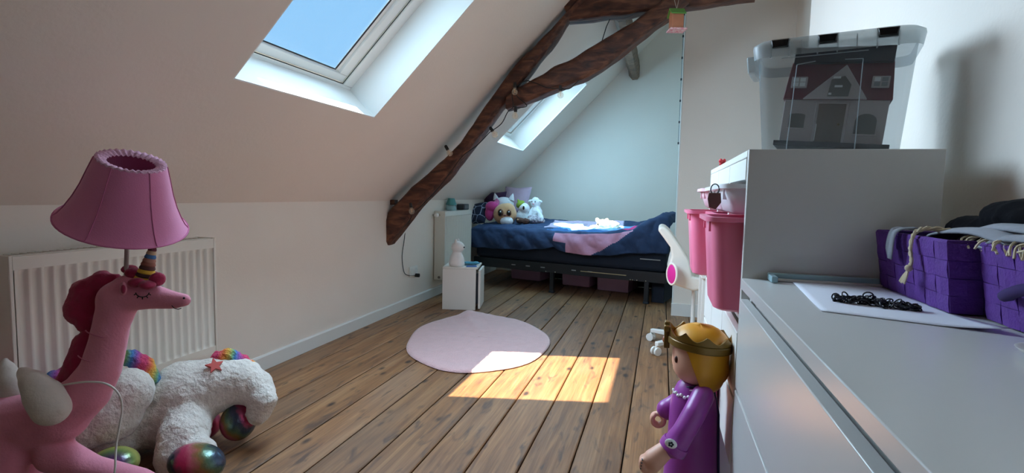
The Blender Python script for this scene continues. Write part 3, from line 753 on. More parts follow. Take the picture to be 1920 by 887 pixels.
# ================================================================== NIGHTSTAND
NA = Vector((-1.69, 3.984, 0)); NU = Vector((.975, .222, 0)).normalized(); NV = Vector((-NU.y, NU.x, 0))
def NP(a, b, z): return NA + NU * a + NV * b + Vector((0, 0, z))
NM = Matrix.Translation(NA) @ Matrix((NU, NV, Vector((0, 0, 1)))).transposed().to_4x4()
ns = thing('nightstand', NP(.14, .17, 0), 'small white nightstand cube with cat figurine on top', 'nightstand')
def nb(name, lo, hi, m_, parent=ns, bevel=.002): return MB().box(lo, hi, 0, NM).build(name, m_, parent, bevel=bevel)
WN = mat('white_lacquer', (228, 222, 214), .45)
nb('side_panel', (0, 0, 0), (.272, .014, .335), WN); nb('side_panel', (0, .316, 0), (.272, .33, .335), WN)
nb('top_panel', (0, .0005, .3355), (.285, .3295, .35), WN); nb('bottom_panel', (0, .0145, .02), (.27, .3155, .034), WN); nb('back_panel', (0, .0145, .035), (.01, .3155, .335), WN)
dn = nb('door', (.292, .004, .012), (.31, .30, .328), WN); nb('hinge_rail', (.272, .02, .05), (.2915, .05, .30), GASK)
# cat figurine night light
cp = NP(.105, .07, .35)
cf = thing('cat_figurine', cp, 'white cat figurine with dark nose on the nightstand', 'figurine')
b_ = MB(); b_.lathe([(0, 0), (.058, 0), (.066, .02), (.058, .07), (.036, .115), (.03, .13)], 20, cp); b_.ell(cp + Vector((.008, 0, .158)), (.056, .05, .048), 18, 12)
PORC = mat('white_silicone', (236, 230, 226), .5)
blob('body', b_, PORC, cf, .005, 5)
for s in (-1, 1): MB().lathe([(.016, 0), (.010, .02), (0, .036)], 10, cp + Vector((.0 , s * .024, .195))).build('ear', PORC, cf)
MB().ell(cp + Vector((.064, -.006, .158)), (.006, .008, .007), 8, 6).build('nose', BLK, cf)
TEAL = mat('teal_cloth', (88, 164, 190), .8, .15, 40)
b_ = MB(); c_ = NP(.20, .20, .3505)
g = thing('sleep_mask', c_, 'crumpled teal sleep mask at the back of the nightstand', 'sleep mask')
b_.ell(c_ + Vector((0, 0, .012)), (.07, .032, .011)); b_.ell(c_ + Vector((.05, -.01, .015)), (.035, .03, .013)); blob('padding', b_, TEAL, g, .005, 3, .008, .02)
MB().tube([c_ + Vector((-.07 + .02 * k, -.015 - .006 * sin(k * 1.3), .012 + .004 * sin(k))) for k in range(9)], .004, 8).build('strap', TEAL, g)
tag(MB().hexa([NP(.165, .10, .3505), NP(.262, .125, .3505), NP(.26, .15, .3505), NP(.163, .125, .3505), NP(.165, .10, .358), NP(.262, .125, .358), NP(.26, .15, .358), NP(.163, .125, .358)]).build('phone', mat('dark_glass', (50, 84, 100), .2), bevel=.003), 'slim dark phone lying on the nightstand', 'phone')
tag(MB().hexa([NP(.19, .02, .3505), NP(.275, .04, .3505), NP(.272, .06, .3505), NP(.188, .04, .3505), NP(.19, .02, .360), NP(.275, .04, .360), NP(.272, .06, .360), NP(.188, .04, .360)]).build('blue_case', mat('blue_plastic', (84, 124, 196), .5), bevel=.004), 'flat blue case at the front edge of the nightstand', 'case')
# small lamp and clock on far radiator
lp_ = onX(846, 394, -1.925); lp_.z = .7825
tl = thing('small_lamp', lp_, 'tiny teal table lamp standing on the tall radiator', 'lamp')
MB().lathe([(0, 0), (.045, 0), (.05, .012), (.044, .04), (.03, .056), (.012, .06), (0, .06)], 18, lp_).build('base', mat('pale_teal', (150, 186, 190), .5), tl)
MB().lathe([(.052, .052), (.03, .115), (.028, .115), (.05, .052)], 18, lp_).build('shade', mat('teal_shade', (84, 150, 150), .7), tl)
cp = onX(868, 392, -1.925); cp.z = .7825
ck = thing('clock_radio', cp, 'dark grey clock radio beside the tiny teal lamp', 'clock')
MB().box((cp.x - .04, cp.y - .07, cp.z), (cp.x + .04, cp.y + .07, cp.z + .058)).build('case', mat('charcoal_plastic', (52, 56, 62), .5), ck, bevel=.008)
MB().box((cp.x + .0395, cp.y - .052, cp.z + .012), (cp.x + .042, cp.y + .052, cp.z + .046)).build('display', mat('clock_display', (98, 112, 108), .3), ck, bevel=.002)

# ================================================================== RUG
RUGM = mat('pale_pink_pile', (208, 168, 168), .95, .10, 26, .7, 130, sheen=.5)
rc = Vector((-1.115, 3.235, 0)); a = MB(); nr, na = 26, 96; vs = []; fs = []
for i in range(nr + 1):
    for k in range(na):
        an = 2 * pi * k / na; q = i / nr
        rx, ry = .465, .652
        w_ = 1 + .018 * sin(3 * an + 1) + .012 * sin(7 * an)
        X = rc.x + rx * q * w_ * cos(an) - .10 * q * sin(an); Y = rc.y + ry * q * w_ * sin(an)
        d = hypot(X + 1.34, Y - 3.78); z = .012 + .028 * math.exp(-(d / .12) ** 2) + .02 * math.exp(-((X + 1.30 + .5 * (Y - 3.6)) / .05) ** 2) * max(0, min(1, (Y - 3.35) / .2))
        z += .0035 * mnoise.noise(Vector((X * 40, Y * 40, 0))) + .002 * mnoise.noise(Vector((X * 12, Y * 12, 3)))
        if i == nr: z = .004
        vs.append((X, Y, z))
for i in range(nr):
    for k in range(na): fs.append((i * na + k, i * na + (k + 1) % na, (i + 1) * na + (k + 1) % na, (i + 1) * na + k))
o = a.add(vs, fs).build('round_rug', RUGM, angle=80); sd = o.modifiers.new('thick', 'SOLIDIFY'); sd.thickness = .003; sd.offset = 1
tag(o, 'round pale pink rug with a rumpled edge on the floorboards', 'rug')

# ================================================================== UNICORN FLOOR LAMP
UD = 1.45; US = UD / FPX
def U(x, y, d=0.0): return at(x, y, UD + d)
def UR(*r): return [v * US for v in r]
UPINK = mat('rose_pink_felt', (226, 142, 164), .9, .05, 40, .15, 160, sheen=.25)
RASP = mat('raspberry_felt', (166, 36, 76), .9, .12, 50, .3, 90, sheen=.2)
ul = thing('unicorn_lamp', Vector((U(60, 800).x, U(60, 800).y, 0)), 'pink plush unicorn floor lamp with bell shade and striped horn', 'lamp')
b_ = MB()
b_.limb([U(213, 590), U(203, 640), U(190, 690), U(163, 735), U(112, 778), U(40, 795), U(-60, 800), U(-130, 800)], UR(30, 31, 34, 41, 52, 56, 58, 50))
b_.limb([U(213, 600), U(222, 562), U(240, 548)], UR(30, 36, 33))
b_.limb([U(240, 551), U(285, 556), U(325, 563), U(345, 563)], UR(34, 24, 17, 13))
b_.limb([U(98, 812), U(104, 852), U(170, 884), U(262, 904), U(300, 925)], UR(36, 34, 29, 25, 24))
b_.limb([U(20, 820, -.03), U(12, 870, -.04), U(6, 930, -.04), U(2, 985, -.04)], UR(38, 34, 30, 28))
b_.limb([U(52, 820, .06), U(52, 880, .07), U(50, 960, .07)], UR(32, 28, 26))
b_.limb([U(-90, 820, .05), U(-100, 900, .05), U(-105, 985, .05)], UR(40, 34, 28))
blob('body', b_, UPINK, ul, .007, 6)
m_ = MB()
m_.limb([U(218, 522, .012), U(192, 528, .015), U(168, 548, .02), U(158, 580, .02), U(168, 606, .015)], UR(10, 20, 30, 32, 22))
blob('mane', m_, RASP, ul, .006, 3, .014, .035)
m_ = MB(); m_.limb([U(176, 622, .012), U(163, 650, .015), U(146, 690, .018), U(118, 718, .02)], UR(18, 26, 25, 14)); blob('mane', m_, RASP, ul, .006, 3, .012, .035)
# horn with stitched stripes
ha, hb = U(270, 526), U(287, 463); n_ = 9
HC = [(226, 188, 60), (70, 44, 44), (226, 190, 64), (92, 56, 50), (150, 96, 80), (178, 128, 110), (70, 120, 170), (206, 186, 150), (110, 50, 60)]
hx = (hb - ha); ax = hx.normalized(); q_ = ax.to_track_quat('Z', 'Y').to_matrix()
hn = None
for k in range(n_):
    t0, t1 = k / n_, (k + 1) / n_; r0, r1 = (17 - 11 * t0) * US, (17 - 11 * t1) * US
    L_ = hx.length
    hn = MB().lathe([(r0 * .96, t0 * L_), (r0 * 1.02, (t0 * .7 + t1 * .3) * L_), (r1 * 1.02, (t0 * .3 + t1 * .7) * L_), (r1 * .96, t1 * L_)], 16, ha, q_).build('horn_stripe', mat('horn_%d' % k, HC[k], .8), ul)
# petals round the horn
for (x, y, d, rx, rz, a) in ((250, 512, .0, 14, 10, 20), (256, 530, -.03, 17, 9, -10), (276, 534, -.035, 17, 8, 5), (295, 524, -.015, 9, 14, 20), (285, 518, .02, 14, 10, 0), (243, 505, .01, 10, 7, 40)):
    MB().ell(U(x, y, d), (rx * US, 14 * US, rz * US), 14, 8, rot(0, a, -30)).build('petal', RASP, ul)
er = MB().ell(U(231, 541, -.048), (10 * US, 6 * US, 13 * US), 12, 10, rot(0, 15, -30)).build('ear', UPINK, ul)
MB().ell(U(231, 542, -.054), (6.5 * US, 4 * US, 9 * US), 12, 10, rot(0, 15, -30)).build('ear_lining', RASP, er)
ey = MB(); THR = mat('black_thread', (20, 14, 18), .7)
arc = [U(267 + 13 * cos(radians(a)), 547 + 10 * sin(radians(a)), -.0465) for a in range(10, 171, 16)]
ey.tube(arc, .0013, 6)
for a in (25, 55, 90, 125, 155): ey.tube([U(267 + 13 * cos(radians(a)), 547 + 10 * sin(radians(a)), -.0465), U(267 + 17.5 * cos(radians(a)), 547 + 14.5 * sin(radians(a)), -.0465)], .0013, 6)
ey.build('closed_eye', THR, ul)
MB().tube([U(322, 573, -.021), U(327, 578, -.022), U(334, 580, -.021), U(340, 578, -.018)], .0012, 6).build('mouth', THR, ul)
MB().ell(U(345, 559, -.018), .003, 8, 6).build('nostril', THR, ul)
WING = mat('off_white_felt', (224, 216, 206), .9, .06, 30, .15, 120, sheen=.2)
for pts, rr in (([U(96, 766, -.09), U(82, 742, -.095), U(62, 716, -.095), U(46, 700, -.09), U(38, 692, -.088)], UR(30, 30, 21, 12, 5)), ([U(30, 742, .02), U(18, 715, .02), U(12, 692, .02), U(10, 676, .02)], UR(26, 24, 15, 6))):
    w_ = MB().limb(pts, rr)
    if pts[0] == U(96, 766, -.09): w_.limb([U(110, 765, -.095), U(100, 735, -.09), U(80, 715, -.09)], UR(16, 16, 10))
    blob('wing', w_, WING, ul, .006, 3)
for (x, y) in ((200, 622), (186, 668)): # stitched creases on the neck
    c_ = U(x, y); axn = (U(x - 8, y + 40) - U(x, y)).normalized(); e1 = axn.cross(_f).normalized(); e2 = -_f
    MB().tube([c_ + (e1 * sin(t) + e2 * cos(t)) * (32.2 * US) + axn * (.006 * sin(t)) for t in np.linspace(-.7, .7, 12)], .0016, 6).build('neck_seam', mat('pink_seam', (204, 116, 142), .9), ul)
# pole, bell shade
MB().tube([U(236, 525), U(239, 432), U(245, 320)], .0055, 12).build('pole', mat('beige_metal', (176, 160, 150), .4), ul)
sb_, st_ = U(233, 417), U(247, 303, -.056); sa = (st_ - sb_); H_ = sa.length; sq = sa.normalized().to_track_quat('Z', 'Y').to_matrix()
SHD = mat('pink_shade_fabric', (214, 128, 168), .85, .03, 8, .1, 300, sheen=.2)
prof = [(1, 0), (.985, .012), (.93, .06), (.86, .16), (.76, .34), (.67, .55), (.595, .78), (.53, .97), (.515, 1.0)]
R0 = 104 * US
P_ = [(r * R0, z * H_) for r, z in prof]; Pin = [((r - .012) * R0, z * H_) for r, z in reversed(prof)]
shd = MB().lathe(P_ + Pin + [P_[0]], 48, sb_, sq).build('lamp_shade', SHD, ul, angle=60)
RUF = mat('ruffle_pink', (222, 172, 198), .9, .15, 60, .5, 120)
rv = []; rfs = []; NR = 120
for k in range(NR):
    a = 2 * pi * k / NR; wv = .0022 * sin(a * 30)
    for rr_, zz_ in ((.520, 1.0), (.515, 1.018), (.44, 1.012), (.36, .985), (.35, .97)):
        rv.append(sb_ + sq @ Vector((cos(a) * rr_ * R0, sin(a) * rr_ * R0, zz_ * H_ + wv)))
for k in range(NR):
    for j in range(4): rfs.append((k * 5 + j, k * 5 + j + 1, ((k + 1) % NR) * 5 + j + 1, ((k + 1) % NR) * 5 + j))
MB().add(rv, rfs).build('ruffled_top', RUF, shd, angle=80)
for k in range(6):
    a = radians(k * 60 - 78 + 0)
    MB().tube([sb_ + sq @ Vector((cos(a) * (r * R0 + .0008), sin(a) * (r * R0 + .0008), z * H_)) for r, z in prof], .0016, 6).build('seam', mat('shade_seam', (196, 110, 150), .9), shd)
MB().tube([U(233, 417) + sq @ Vector((R0 * cos(a), R0 * sin(a), 0)) for a in np.linspace(0, 2 * pi, 49)[:-1]], .0022, 6, closed=True).build('hem', MATS['shade_seam'], shd)
MB().tube(catmull([U(100, 726, -.02), U(130, 720, -.06), U(165, 716, -.09), U(200, 720, -.09), U(222, 738, -.08), U(229, 765, -.06), U(224, 800, -.06), U(218, 835, -.06), U(216, 875, -.07), U(214, 935, -.06), U(250, 990, -.02)], 6), .0026, 8).build('power_cord', WHITEP, ul)

# ================================================================== BIG WHITE UNICORN PLUSH
def Wp(x, y, d): return at(x, y, d)
pu = thing('unicorn_plush', Vector((Wp(340, 760, 1.9).x, Wp(340, 760, 1.9).y, 0)), 'large fluffy white unicorn plush with rainbow hooves lying on the floor', 'soft toy')
FUR = mat('shaggy_white_fur', (228, 222, 212), .95, .10, 30, .9, 70, sheen=.5)
def wl(pts): return [Wp(x, y, d) for x, y, d, r in pts], [r * d / FPX for x, y, d, r in pts]
b_ = MB()
b_.limb(*wl([(235, 790, 1.88, 58), (300, 775, 1.93, 64), (350, 742, 1.95, 66), (405, 722, 1.98, 52), (450, 716, 2.0, 44), (478, 728, 2.0, 34)]))
b_.limb(*wl([(478, 728, 2.0, 32), (494, 750, 1.97, 25), (484, 775, 1.97, 22)]))
b_.limb(*wl([(352, 780, 1.90, 44), (345, 820, 1.82, 44), (338, 855, 1.79, 44)]))
b_.limb(*wl([(345, 840, 1.80, 40), (372, 850, 1.78, 32)]))
b_.limb(*wl([(240, 800, 1.86, 46), (215, 830, 1.80, 40)]))
blob('body', b_, FUR, pu, .010, 3, .014, .028)
h_ = MB(); h_.limb(*wl([(240, 735, 1.78, 44), (205, 775, 1.76, 56), (160, 800, 1.72, 44), (135, 815, 1.70, 36)])); blob('head', h_, FUR, pu, .009, 4, .010, .028)
RB = [(206, 70, 110), (226, 120, 70), (222, 180, 80), (120, 170, 120), (70, 130, 190), (150, 90, 170), (206, 70, 110)]
RBM = rainbow('rainbow_fur', (3.0, 4.5, -2.0), 1.7, RB, .95, 0, .8, .12)
t_ = MB().limb(*wl([(408, 672, 1.99, 13), (430, 668, 2.0, 14), (452, 678, 2.02, 14), (472, 692, 2.03, 12), (488, 708, 2.03, 9)])); blob('tail', t_, RBM, pu, .006, 2, .02, .02)
t_ = MB().limb(*wl([(218, 672, 1.84, 13), (245, 672, 1.85, 16), (272, 685, 1.86, 17), (288, 708, 1.86, 12)])); blob('mane', t_, RBM, pu, .006, 2, .02, .02)
t_ = MB().limb(*wl([(120, 700, 1.68, 12), (100, 708, 1.66, 13), (145, 700, 1.70, 12)])); blob('mane', t_, RBM, pu, .006, 2, .02, .02)
FOIL = rainbow('rainbow_foil', (4.0, 2.0, 3.0), 1.5, [(196, 60, 104), (206, 110, 130), (150, 120, 70), (92, 120, 96), (62, 78, 96), (70, 70, 90), (196, 60, 104)], .25, .5, .1, .25)
FOIL2 = rainbow('lime_foil', (5.0, -6.0, 7.0), 1.3, [(200, 210, 120), (120, 150, 90), (90, 60, 110), (200, 90, 130), (200, 210, 120)], .25, .5, .1, .05)
def hoof(x, y, d, r, mm):
    e = Vector(r) * (d / FPX)
    c_ = Wp(x, y, d)
    if c_.z - e.z < .002: c_.z = e.z + .002
    o = MB().ell((0, 0, 0), e, 24, 16).build('hoof', mm, pu, origin=None); 
    for v in o.data.vertices: v.co = v.co + c_
    return o
for args in ((447, 790, 1.98, (30, 34, 35), FOIL), (384, 800, 2.02, (28, 28, 27), mat('pink_foil', (200, 80, 120), .3, metal=.5)), (369, 882, 1.73, (56, 40, 34), FOIL), (215, 868, 1.68, (44, 38, 28), FOIL2)):
    hoof(*args)
stc = Wp(402, 687, 1.925); sn = (CAM - stc).normalized() * .6 + Vector((.3, -.1, .6)); sn.normalize()
s1 = sn.cross(Vector((0, 0, 1))).normalized(); s2 = s1.cross(sn)
MB().prism([stc + (s1 * cos(a * pi / 5 + .25) + s2 * sin(a * pi / 5 + .25)) * ((.031 if a % 2 == 0 else .014)) for a in range(10)], sn * .010).build('star_patch', mat('coral_felt', (206, 96, 90), .9), pu, bevel=.001)
MB().tube([Wp(178, 757, 1.655), Wp(186, 750, 1.66), Wp(194, 748, 1.665), Wp(203, 742, 1.67)], [.004, .006, .006, .003], 8).build('eyelid', THR, pu)

# ================================================================== TOY QUEEN
QD = 1.30; qs = QD / FPX
def Q(x, y, d=0.0): return at(x, y, QD + d)
qc = Q(1306, 720); QX, QY = qc.x, qc.y
def qz(y): return Q(1306, y).z
qn = thing('queen_doll', (QX, QY, 0), 'large plastic queen doll with golden crown and violet dress', 'doll')
SKIN = mat('doll_skin', (226, 170, 144), .45); HAIR = mat('golden_hair', (216, 152, 36), .42); GOLD = mat('antique_gold', (128, 96, 36), .4, .1, 20, metal=.25)
VIO = mat('violet_plastic', (156, 66, 156), .36, .03, 6); NAVYT = mat('navy_trim', (44, 40, 84), .5)
hz0, hz1 = qz(712), qz(612); HRr = .060
MB().lathe([(.030, hz0 - .004), (.046, hz0 + .006), (.056, hz0 + .022), (.060, hz0 + .045), (.059, hz0 + .08), (.05, hz1 - .012), (.03, hz1 - .002), (0, hz1)], 28, (QX, QY, 0)).build('head', SKIN, qn)
zb, ztop = qz(722), qz(604)
def hair(i, j):
    a = 2 * pi * i; front = .5 * (1 + cos(a - pi))     # 1 towards -X
    side = max(0., cos(a + pi * .5))
    low = zb + (qz(645) - zb) * max(0, min(1, (front - .45) / .28)) + .012 * max(0, cos(2 * a))
    if abs(a - pi) < 1.12: low = max(low, qz(650))
    z = low + (ztop - low) * j
    f = (z - (ztop - .05)) / .05
    r = .0685 * (sqrt(max(0, 1 - f * f)) if f > 0 else 1.0)
    if z < qz(690): r *= 1 - .25 * ((qz(690) - z) / .045)
    return Vector((QX + r * cos(a) + .002, QY + r * sin(a), z))
o = MB().grid(hair, 60, 24).build('hair', HAIR, qn, angle=70); sd = o.modifiers.new('t', 'SOLIDIFY'); sd.thickness = .005; sd.offset = -1
MB().ell((QX + .052, QY + .012, qz(690)), (.022, .03, .035), 14, 10).build('hair_bun', HAIR, qn)
cb = MB(); NZ = 84; vs = []; fs = []; ctilt = .10
for k in range(NZ):
    a = 2 * pi * k / NZ; dz = -ctilt * cos(a) * .065 * -1
    zz = qz(648) + .0 - ctilt * .065 * cos(a) * 1.0
    pk = abs(((a / (2 * pi) * 9) % 1) - .5) * 2
    for rr, hh in ((.0715, 0), (.0745, .002), (.0745, .016), (.0725, .018), (.0745, .020), (.0745, .026 + .016 * pk ** 1.5), (.0705, .026 + .016 * pk ** 1.5), (.070, 0)):
        vs.append((QX + rr * cos(a) + .002, QY + rr * sin(a), zz + hh))
for k in range(NZ):
    for j in range(8): fs.append((k * 8 + j, k * 8 + (j + 1) % 8, ((k + 1) % NZ) * 8 + (j + 1) % 8, ((k + 1) % NZ) * 8 + j))
crown = cb.add(vs, fs).build('crown', GOLD, qn, angle=45)
fx = QX - .073
MB().box((fx - .008, QY - .012, qz(655)), (fx + .006, QY + .012, qz(604))).build('crown_cross', GOLD, crown, bevel=.003)
MB().box((fx - .009, QY - .024, qz(622)), (fx + .006, QY + .024, qz(610))).build('crown_crossbar', GOLD, crown, bevel=.003)
MB().ell((fx - .006, QY, qz(640)), (.006, .009, .009), 10, 8).build('jewel', mat('amber_jewel', (150, 84, 60), .3), crown)
# dress: torso + skirt
MB().lathe([(0, 0.001), (.078, 0.001), (.080, .006), (.074, .10), (.066, .2), (.060, qz(860)), (.056, qz(800)), (.055, qz(765)), (.050, qz(740)), (.040, qz(722)), (.028, qz(712)), (0, qz(710))], 32, (QX - .004, QY, 0), sx=1.02, sy=.92).build('dress', VIO, qn)
MB().tube([(QX + .034 * cos(t) - .003, QY + .034 * sin(t), qz(717) - .010 * -cos(t)) for t in np.linspace(0, 2 * pi, 30)[:-1]], .0035, 8, closed=True).build('collar', NAVYT, qn)
MB().tube([(QX + .037 * cos(t) - .003, QY + .037 * sin(t), qz(722) - .010 * -cos(t)) for t in np.linspace(0, 2 * pi, 30)[:-1]], .0022, 8, closed=True).build('collar_edging', EYW, qn)
MB().tube([(QX + .038, QY - .012, qz(722)), (QX + .052, QY - .014, qz(770)), (QX + .055, QY - .016, qz(830)), (QX + .06, QY - .018, qz(900)), (QX + .078, QY - .02, .12)], .003, 8).build('back_seam', NAVYT, qn)
# lace on the neckline
for k in range(9):
    a = radians(185 + k * 11); rr = .049
    MB().ell((QX - .004 + rr * cos(a), QY + rr * .94 * sin(a), qz(735) - .004 * (k % 2)), .0042, 8, 6).build('lace_bead', EYW, qn)
# near arm
ar = [Q(1318, 742, -.052), Q(1302, 775, -.072), Q(1282, 810, -.078), Q(1264, 836, -.07)]
arm = MB().limb(ar, [.026, .026, .026, .029]); blob('sleeve', arm, VIO, qn, .004, 4)
dcf = (ar[3] - ar[2]).normalized()
cq = dcf.to_track_quat('Z', 'Y').to_matrix()
MB().lathe([(.0305, -.010), (.0325, 0), (.032, .010), (.0285, .012)], 20, ar[3], cq).build('cuff', VIO, qn)
fl_ = Q(1258, 832, -.104); MB().ell(fl_, (.014, .004, .011), 14, 8, rot(0, 20, 0)).build('cuff_patch', EYW, qn)
for k in range(5): MB().ell(fl_ + Vector((.004 * cos(k * 1.257), -.004, .004 * sin(k * 1.257))), (.0026, .0014, .0026), 8, 6).build('flower_print', GASK, qn)
def claw(c, ax_, up_, r, t, wdt):
    """gripping toy hand: palm knob plus a C-shaped clamp"""
    a_ = MB(); ax_ = ax_.normalized(); sd_ = ax_.cross(up_).normalized(); up2 = sd_.cross(ax_)
    pts = [c + ax_ * (r * cos(x)) + up2 * (r * sin(x)) for x in np.linspace(radians(-150), radians(100), 14)]
    for off in (-.5, 0, .5): a_.limb([p_ + sd_ * wdt * off for p_ in pts], [t] * len(pts), 8)
    return a_
hd = Q(1226, 862, -.06); a_ = MB(); a_.limb([ar[3], Q(1245, 846, -.065), hd], [.018, .021, .025]); a_.v += []
c2 = claw(hd + Vector((-.010, 0, -.010)), Vector((-.3, 0, -1)), Vector((-1, 0, 0.2)), .017, .008, .02); a_.add(c2.v, c2.f)
blob('hand', a_, SKIN, qn, .004, 4)
for k in range(4): MB().tube([hd + Vector((-.0265 - .001 * k, -.012 + .002 * k, .004 - .007 * k)), hd + Vector((-.0255 - .001 * k, -.018, .003 - .007 * k))], .0014, 6).build('bracelet_mark', GASK, qn)
arf = [Q(1282, 745, .045), Q(1262, 760, .055), Q(1250, 768, .055)]
blob('sleeve', MB().limb(arf, [.024, .024, .026]), VIO, qn, .004, 4)
a_ = MB().limb([arf[2], Q(1242, 774, .055)], [.015, .014]); c2 = claw(Q(1234, 786, .055), Vector((-.6, 0, -.8)), Vector((-.8, 0, .6)), .015, .0065, .014); a_.add(c2.v, c2.f); blob('hand', a_, SKIN, qn, .004, 3)
hc = Vector((QX, QY, qz(670)))
MB().ell(hc + Vector((-.050, -.030, .0)), (.005, .006, .009), 10, 8, rot(0, 0, 30)).build('eye', mat('doll_eye', (70, 34, 26), .4), qn)
MB().ell(hc + Vector((-.050, .030, .0)), (.005, .006, .009), 10, 8, rot(0, 0, -30)).build('eye', MATS['doll_eye'], qn)
MB().tube([hc + Vector((-.0575 + .004 * abs(k), .006 * k, -.024 + .002 * abs(k))) for k in (-3, -2, -1, 0, 1, 2, 3)], .0014, 6).build('mouth', MATS['doll_eye'], qn)

# box and pouch behind the doll
rb = thing('toy_crate', (.14, 1.66, 0), 'dark pink crate standing behind the queen doll', 'crate')
CRM = mat('dark_pink_crate', (150, 44, 80), .5)
cr_ = MB(); x0, x1, y0, y1, z1 = .112, .168, 1.52, 1.74, .47
for lo, hi in (((x0, y0, .001), (x1, y1, .012)), ((x0, y0, .013), (x0 + .006, y1, z1)), ((x1 - .006, y0, .013), (x1, y1, z1)), ((x0 + .0065, y0, .013), (x1 - .0065, y0 + .006, z1)), ((x0 + .0065, y1 - .006, .013), (x1 - .0065, y1, z1))): cr_.box(lo, hi)
cr_.build('shell', CRM, rb, bevel=.002); MB().tube([(x0 - .003, y0 - .003, z1), (x1 + .002, y0 - .003, z1), (x1 + .002, y1 + .003, z1), (x0 - .003, y1 + .003, z1)], .005, 8, closed=True).build('rim', CRM, rb)
pp = thing('striped_pouch', (.14, 1.6, z1), 'white pouch with a blue stripe resting in the dark pink crate', 'pouch')
b_ = MB(); b_.ell((.14, 1.60, z1 + .05), (.026, .06, .055)); b_.ell((.14, 1.66, z1 + .04), (.026, .06, .05)); blob('bag', b_, mat('white_vinyl', (232, 222, 220), .4), pp, .006, 4)
MB().tube([(.14 + .0275 * cos(t), 1.63 + .094 * sin(t), z1 + .022) for t in np.linspace(0, 2 * pi, 36)[:-1]], .006, 8, closed=True).build('stripe', mat('blue_stripe', (70, 130, 180), .5), pp)

# ================================================================== DESK CHAIR + SIDE TABLE
CREAM = mat('cream_white_plastic', (236, 230, 218), .45)
ch = thing('desk_chair', (.215, 3.46, 0), 'white plastic swivel chair with magenta oval beside the bed', 'chair')
outl = [(1233, 431), (1238, 425), (1247, 426), (1256, 434), (1276, 462), (1293, 488), (1298, 519), (1322, 523), (1321, 544), (1298, 546), (1268, 536), (1257, 527), (1252, 510), (1255, 495), (1259, 480), (1257, 464), (1244, 446)]
po = [onY(x, y, 3.27) for x, y in outl]
MB().prism(po, (0, .38, 0)).build('shell', CREAM, ch, bevel=.016, seg=3, angle=50)
oc = onY(1260, 514, 3.247); nrm = Vector((-.75, -.66, -.05)).normalized(); e1 = nrm.cross(Vector((.12, 0, 1))).normalized(); e2 = e1.cross(nrm)
MB().tube([oc + e1 * (.040 * cos(t)) + e2 * (.062 * sin(t)) for t in np.linspace(0, 2 * pi, 40)[:-1]], .007, 10, closed=True).build('oval_rim', CREAM, ch)
MB().ell(oc, (.038, .060, .012), 24, 10, Matrix((e1, e2, nrm)).transposed()).build('oval_pad', mat('magenta_pad', (222, 40, 150), .6), ch)
for k, (q0, q1) in enumerate((((.10, 3.36, .60), (.20, 3.40, .60)), ((.10, 3.5, .58), (.2, 3.55, .58)))): pass
MB().tube([(.215, 3.46, .09), (.215, 3.46, .44)], .013, 14).build('gas_lift', WHITEP, ch); 
hub = MB().tube([(.215, 3.46, .065), (.215, 3.46, .10)], [.04, .03], 16).build('hub', WHITEP, ch)
for k in range(5):
    a = radians(150 + 72 * k); d_ = Vector((cos(a), sin(a), 0)); c_ = Vector((.215, 3.46, 0)); R_ = .285; sd_ = Vector((-d_.y, d_.x, 0))
    e_ = c_ + d_ * R_
    l_ = MB().hexa([c_ + d_ * .03 - sd_ * .02 + Vector((0, 0, .062)), e_ - sd_ * .015 + Vector((0, 0, .058)), e_ + sd_ * .015 + Vector((0, 0, .058)), c_ + d_ * .03 + sd_ * .02 + Vector((0, 0, .062)),
                    c_ + d_ * .03 - sd_ * .02 + Vector((0, 0, .10)), e_ - sd_ * .015 + Vector((0, 0, .082)), e_ + sd_ * .015 + Vector((0, 0, .082)), c_ + d_ * .03 + sd_ * .02 + Vector((0, 0, .10))]).build('base_leg', WHITEP, ch, bevel=.005)
    wl_ = MB()
    for s in (-1, 1): wl_.tube([e_ + sd_ * (s * .008) + Vector((0, 0, .026)), e_ + sd_ * (s * .022) + Vector((0, 0, .026))], .026, 18)
    wl_.tube([e_ + Vector((0, 0, .026)), e_ + Vector((0, 0, .06))], .007, 8); wl_.build('caster', WHITEP, l_, bevel=.002)

stb = thing('side_table', (.4, 3.05, 0), 'slim white side table with a drawer box behind the shelf unit', 'table')
bx('drawer_box', (.215, 2.93, .53), (.56, 3.19, .772), WHITEP, stb, .003); bx('top_panel', (.208, 2.925, .7725), (.565, 3.195, .785), WHITEP, stb, .002)
for xx in (.222, .54):
    for yy in (2.945, 3.165): bx('leg', (xx, yy, 0), (xx + .016, yy + .016, .5295), WHITEP, stb, .002)
bx('shelf_board', (.239, 2.95, .12), (.538, 3.17, .132), PANELG, stb, .001)
bxp = thing('clear_box', (.27, 3.05, .786), 'small clear plastic box on the slim white side table', 'box')
CLEAR = mat('clear_plastic', (220, 228, 232), .15, trans=(.35, (.93, .95, .96)))
a_ = MB()
for lo, hi in (((.225, 2.96, .786), (.34, 3.12, .79)), ((.225, 2.96, .7905), (.229, 3.12, .84)), ((.336, 2.96, .7905), (.34, 3.12, .84)), ((.2295, 2.96, .7905), (.3355, 2.964, .84)), ((.2295, 3.116, .7905), (.3355, 3.12, .84))): a_.box(lo, hi)
a_.build('walls', CLEAR, bxp, smooth=False); bx('lid', (.222, 2.957, .8405), (.343, 3.123, .848), CLEAR, bxp, .003)
tag(MB().lathe([(.012, 0), (.022, 0), (.022, .02), (.012, .02), (.012, 0)], 20, (.38, 2.99, .787)).build('tape_roll', BLK), 'small black tape roll beside the clear box', 'tape')

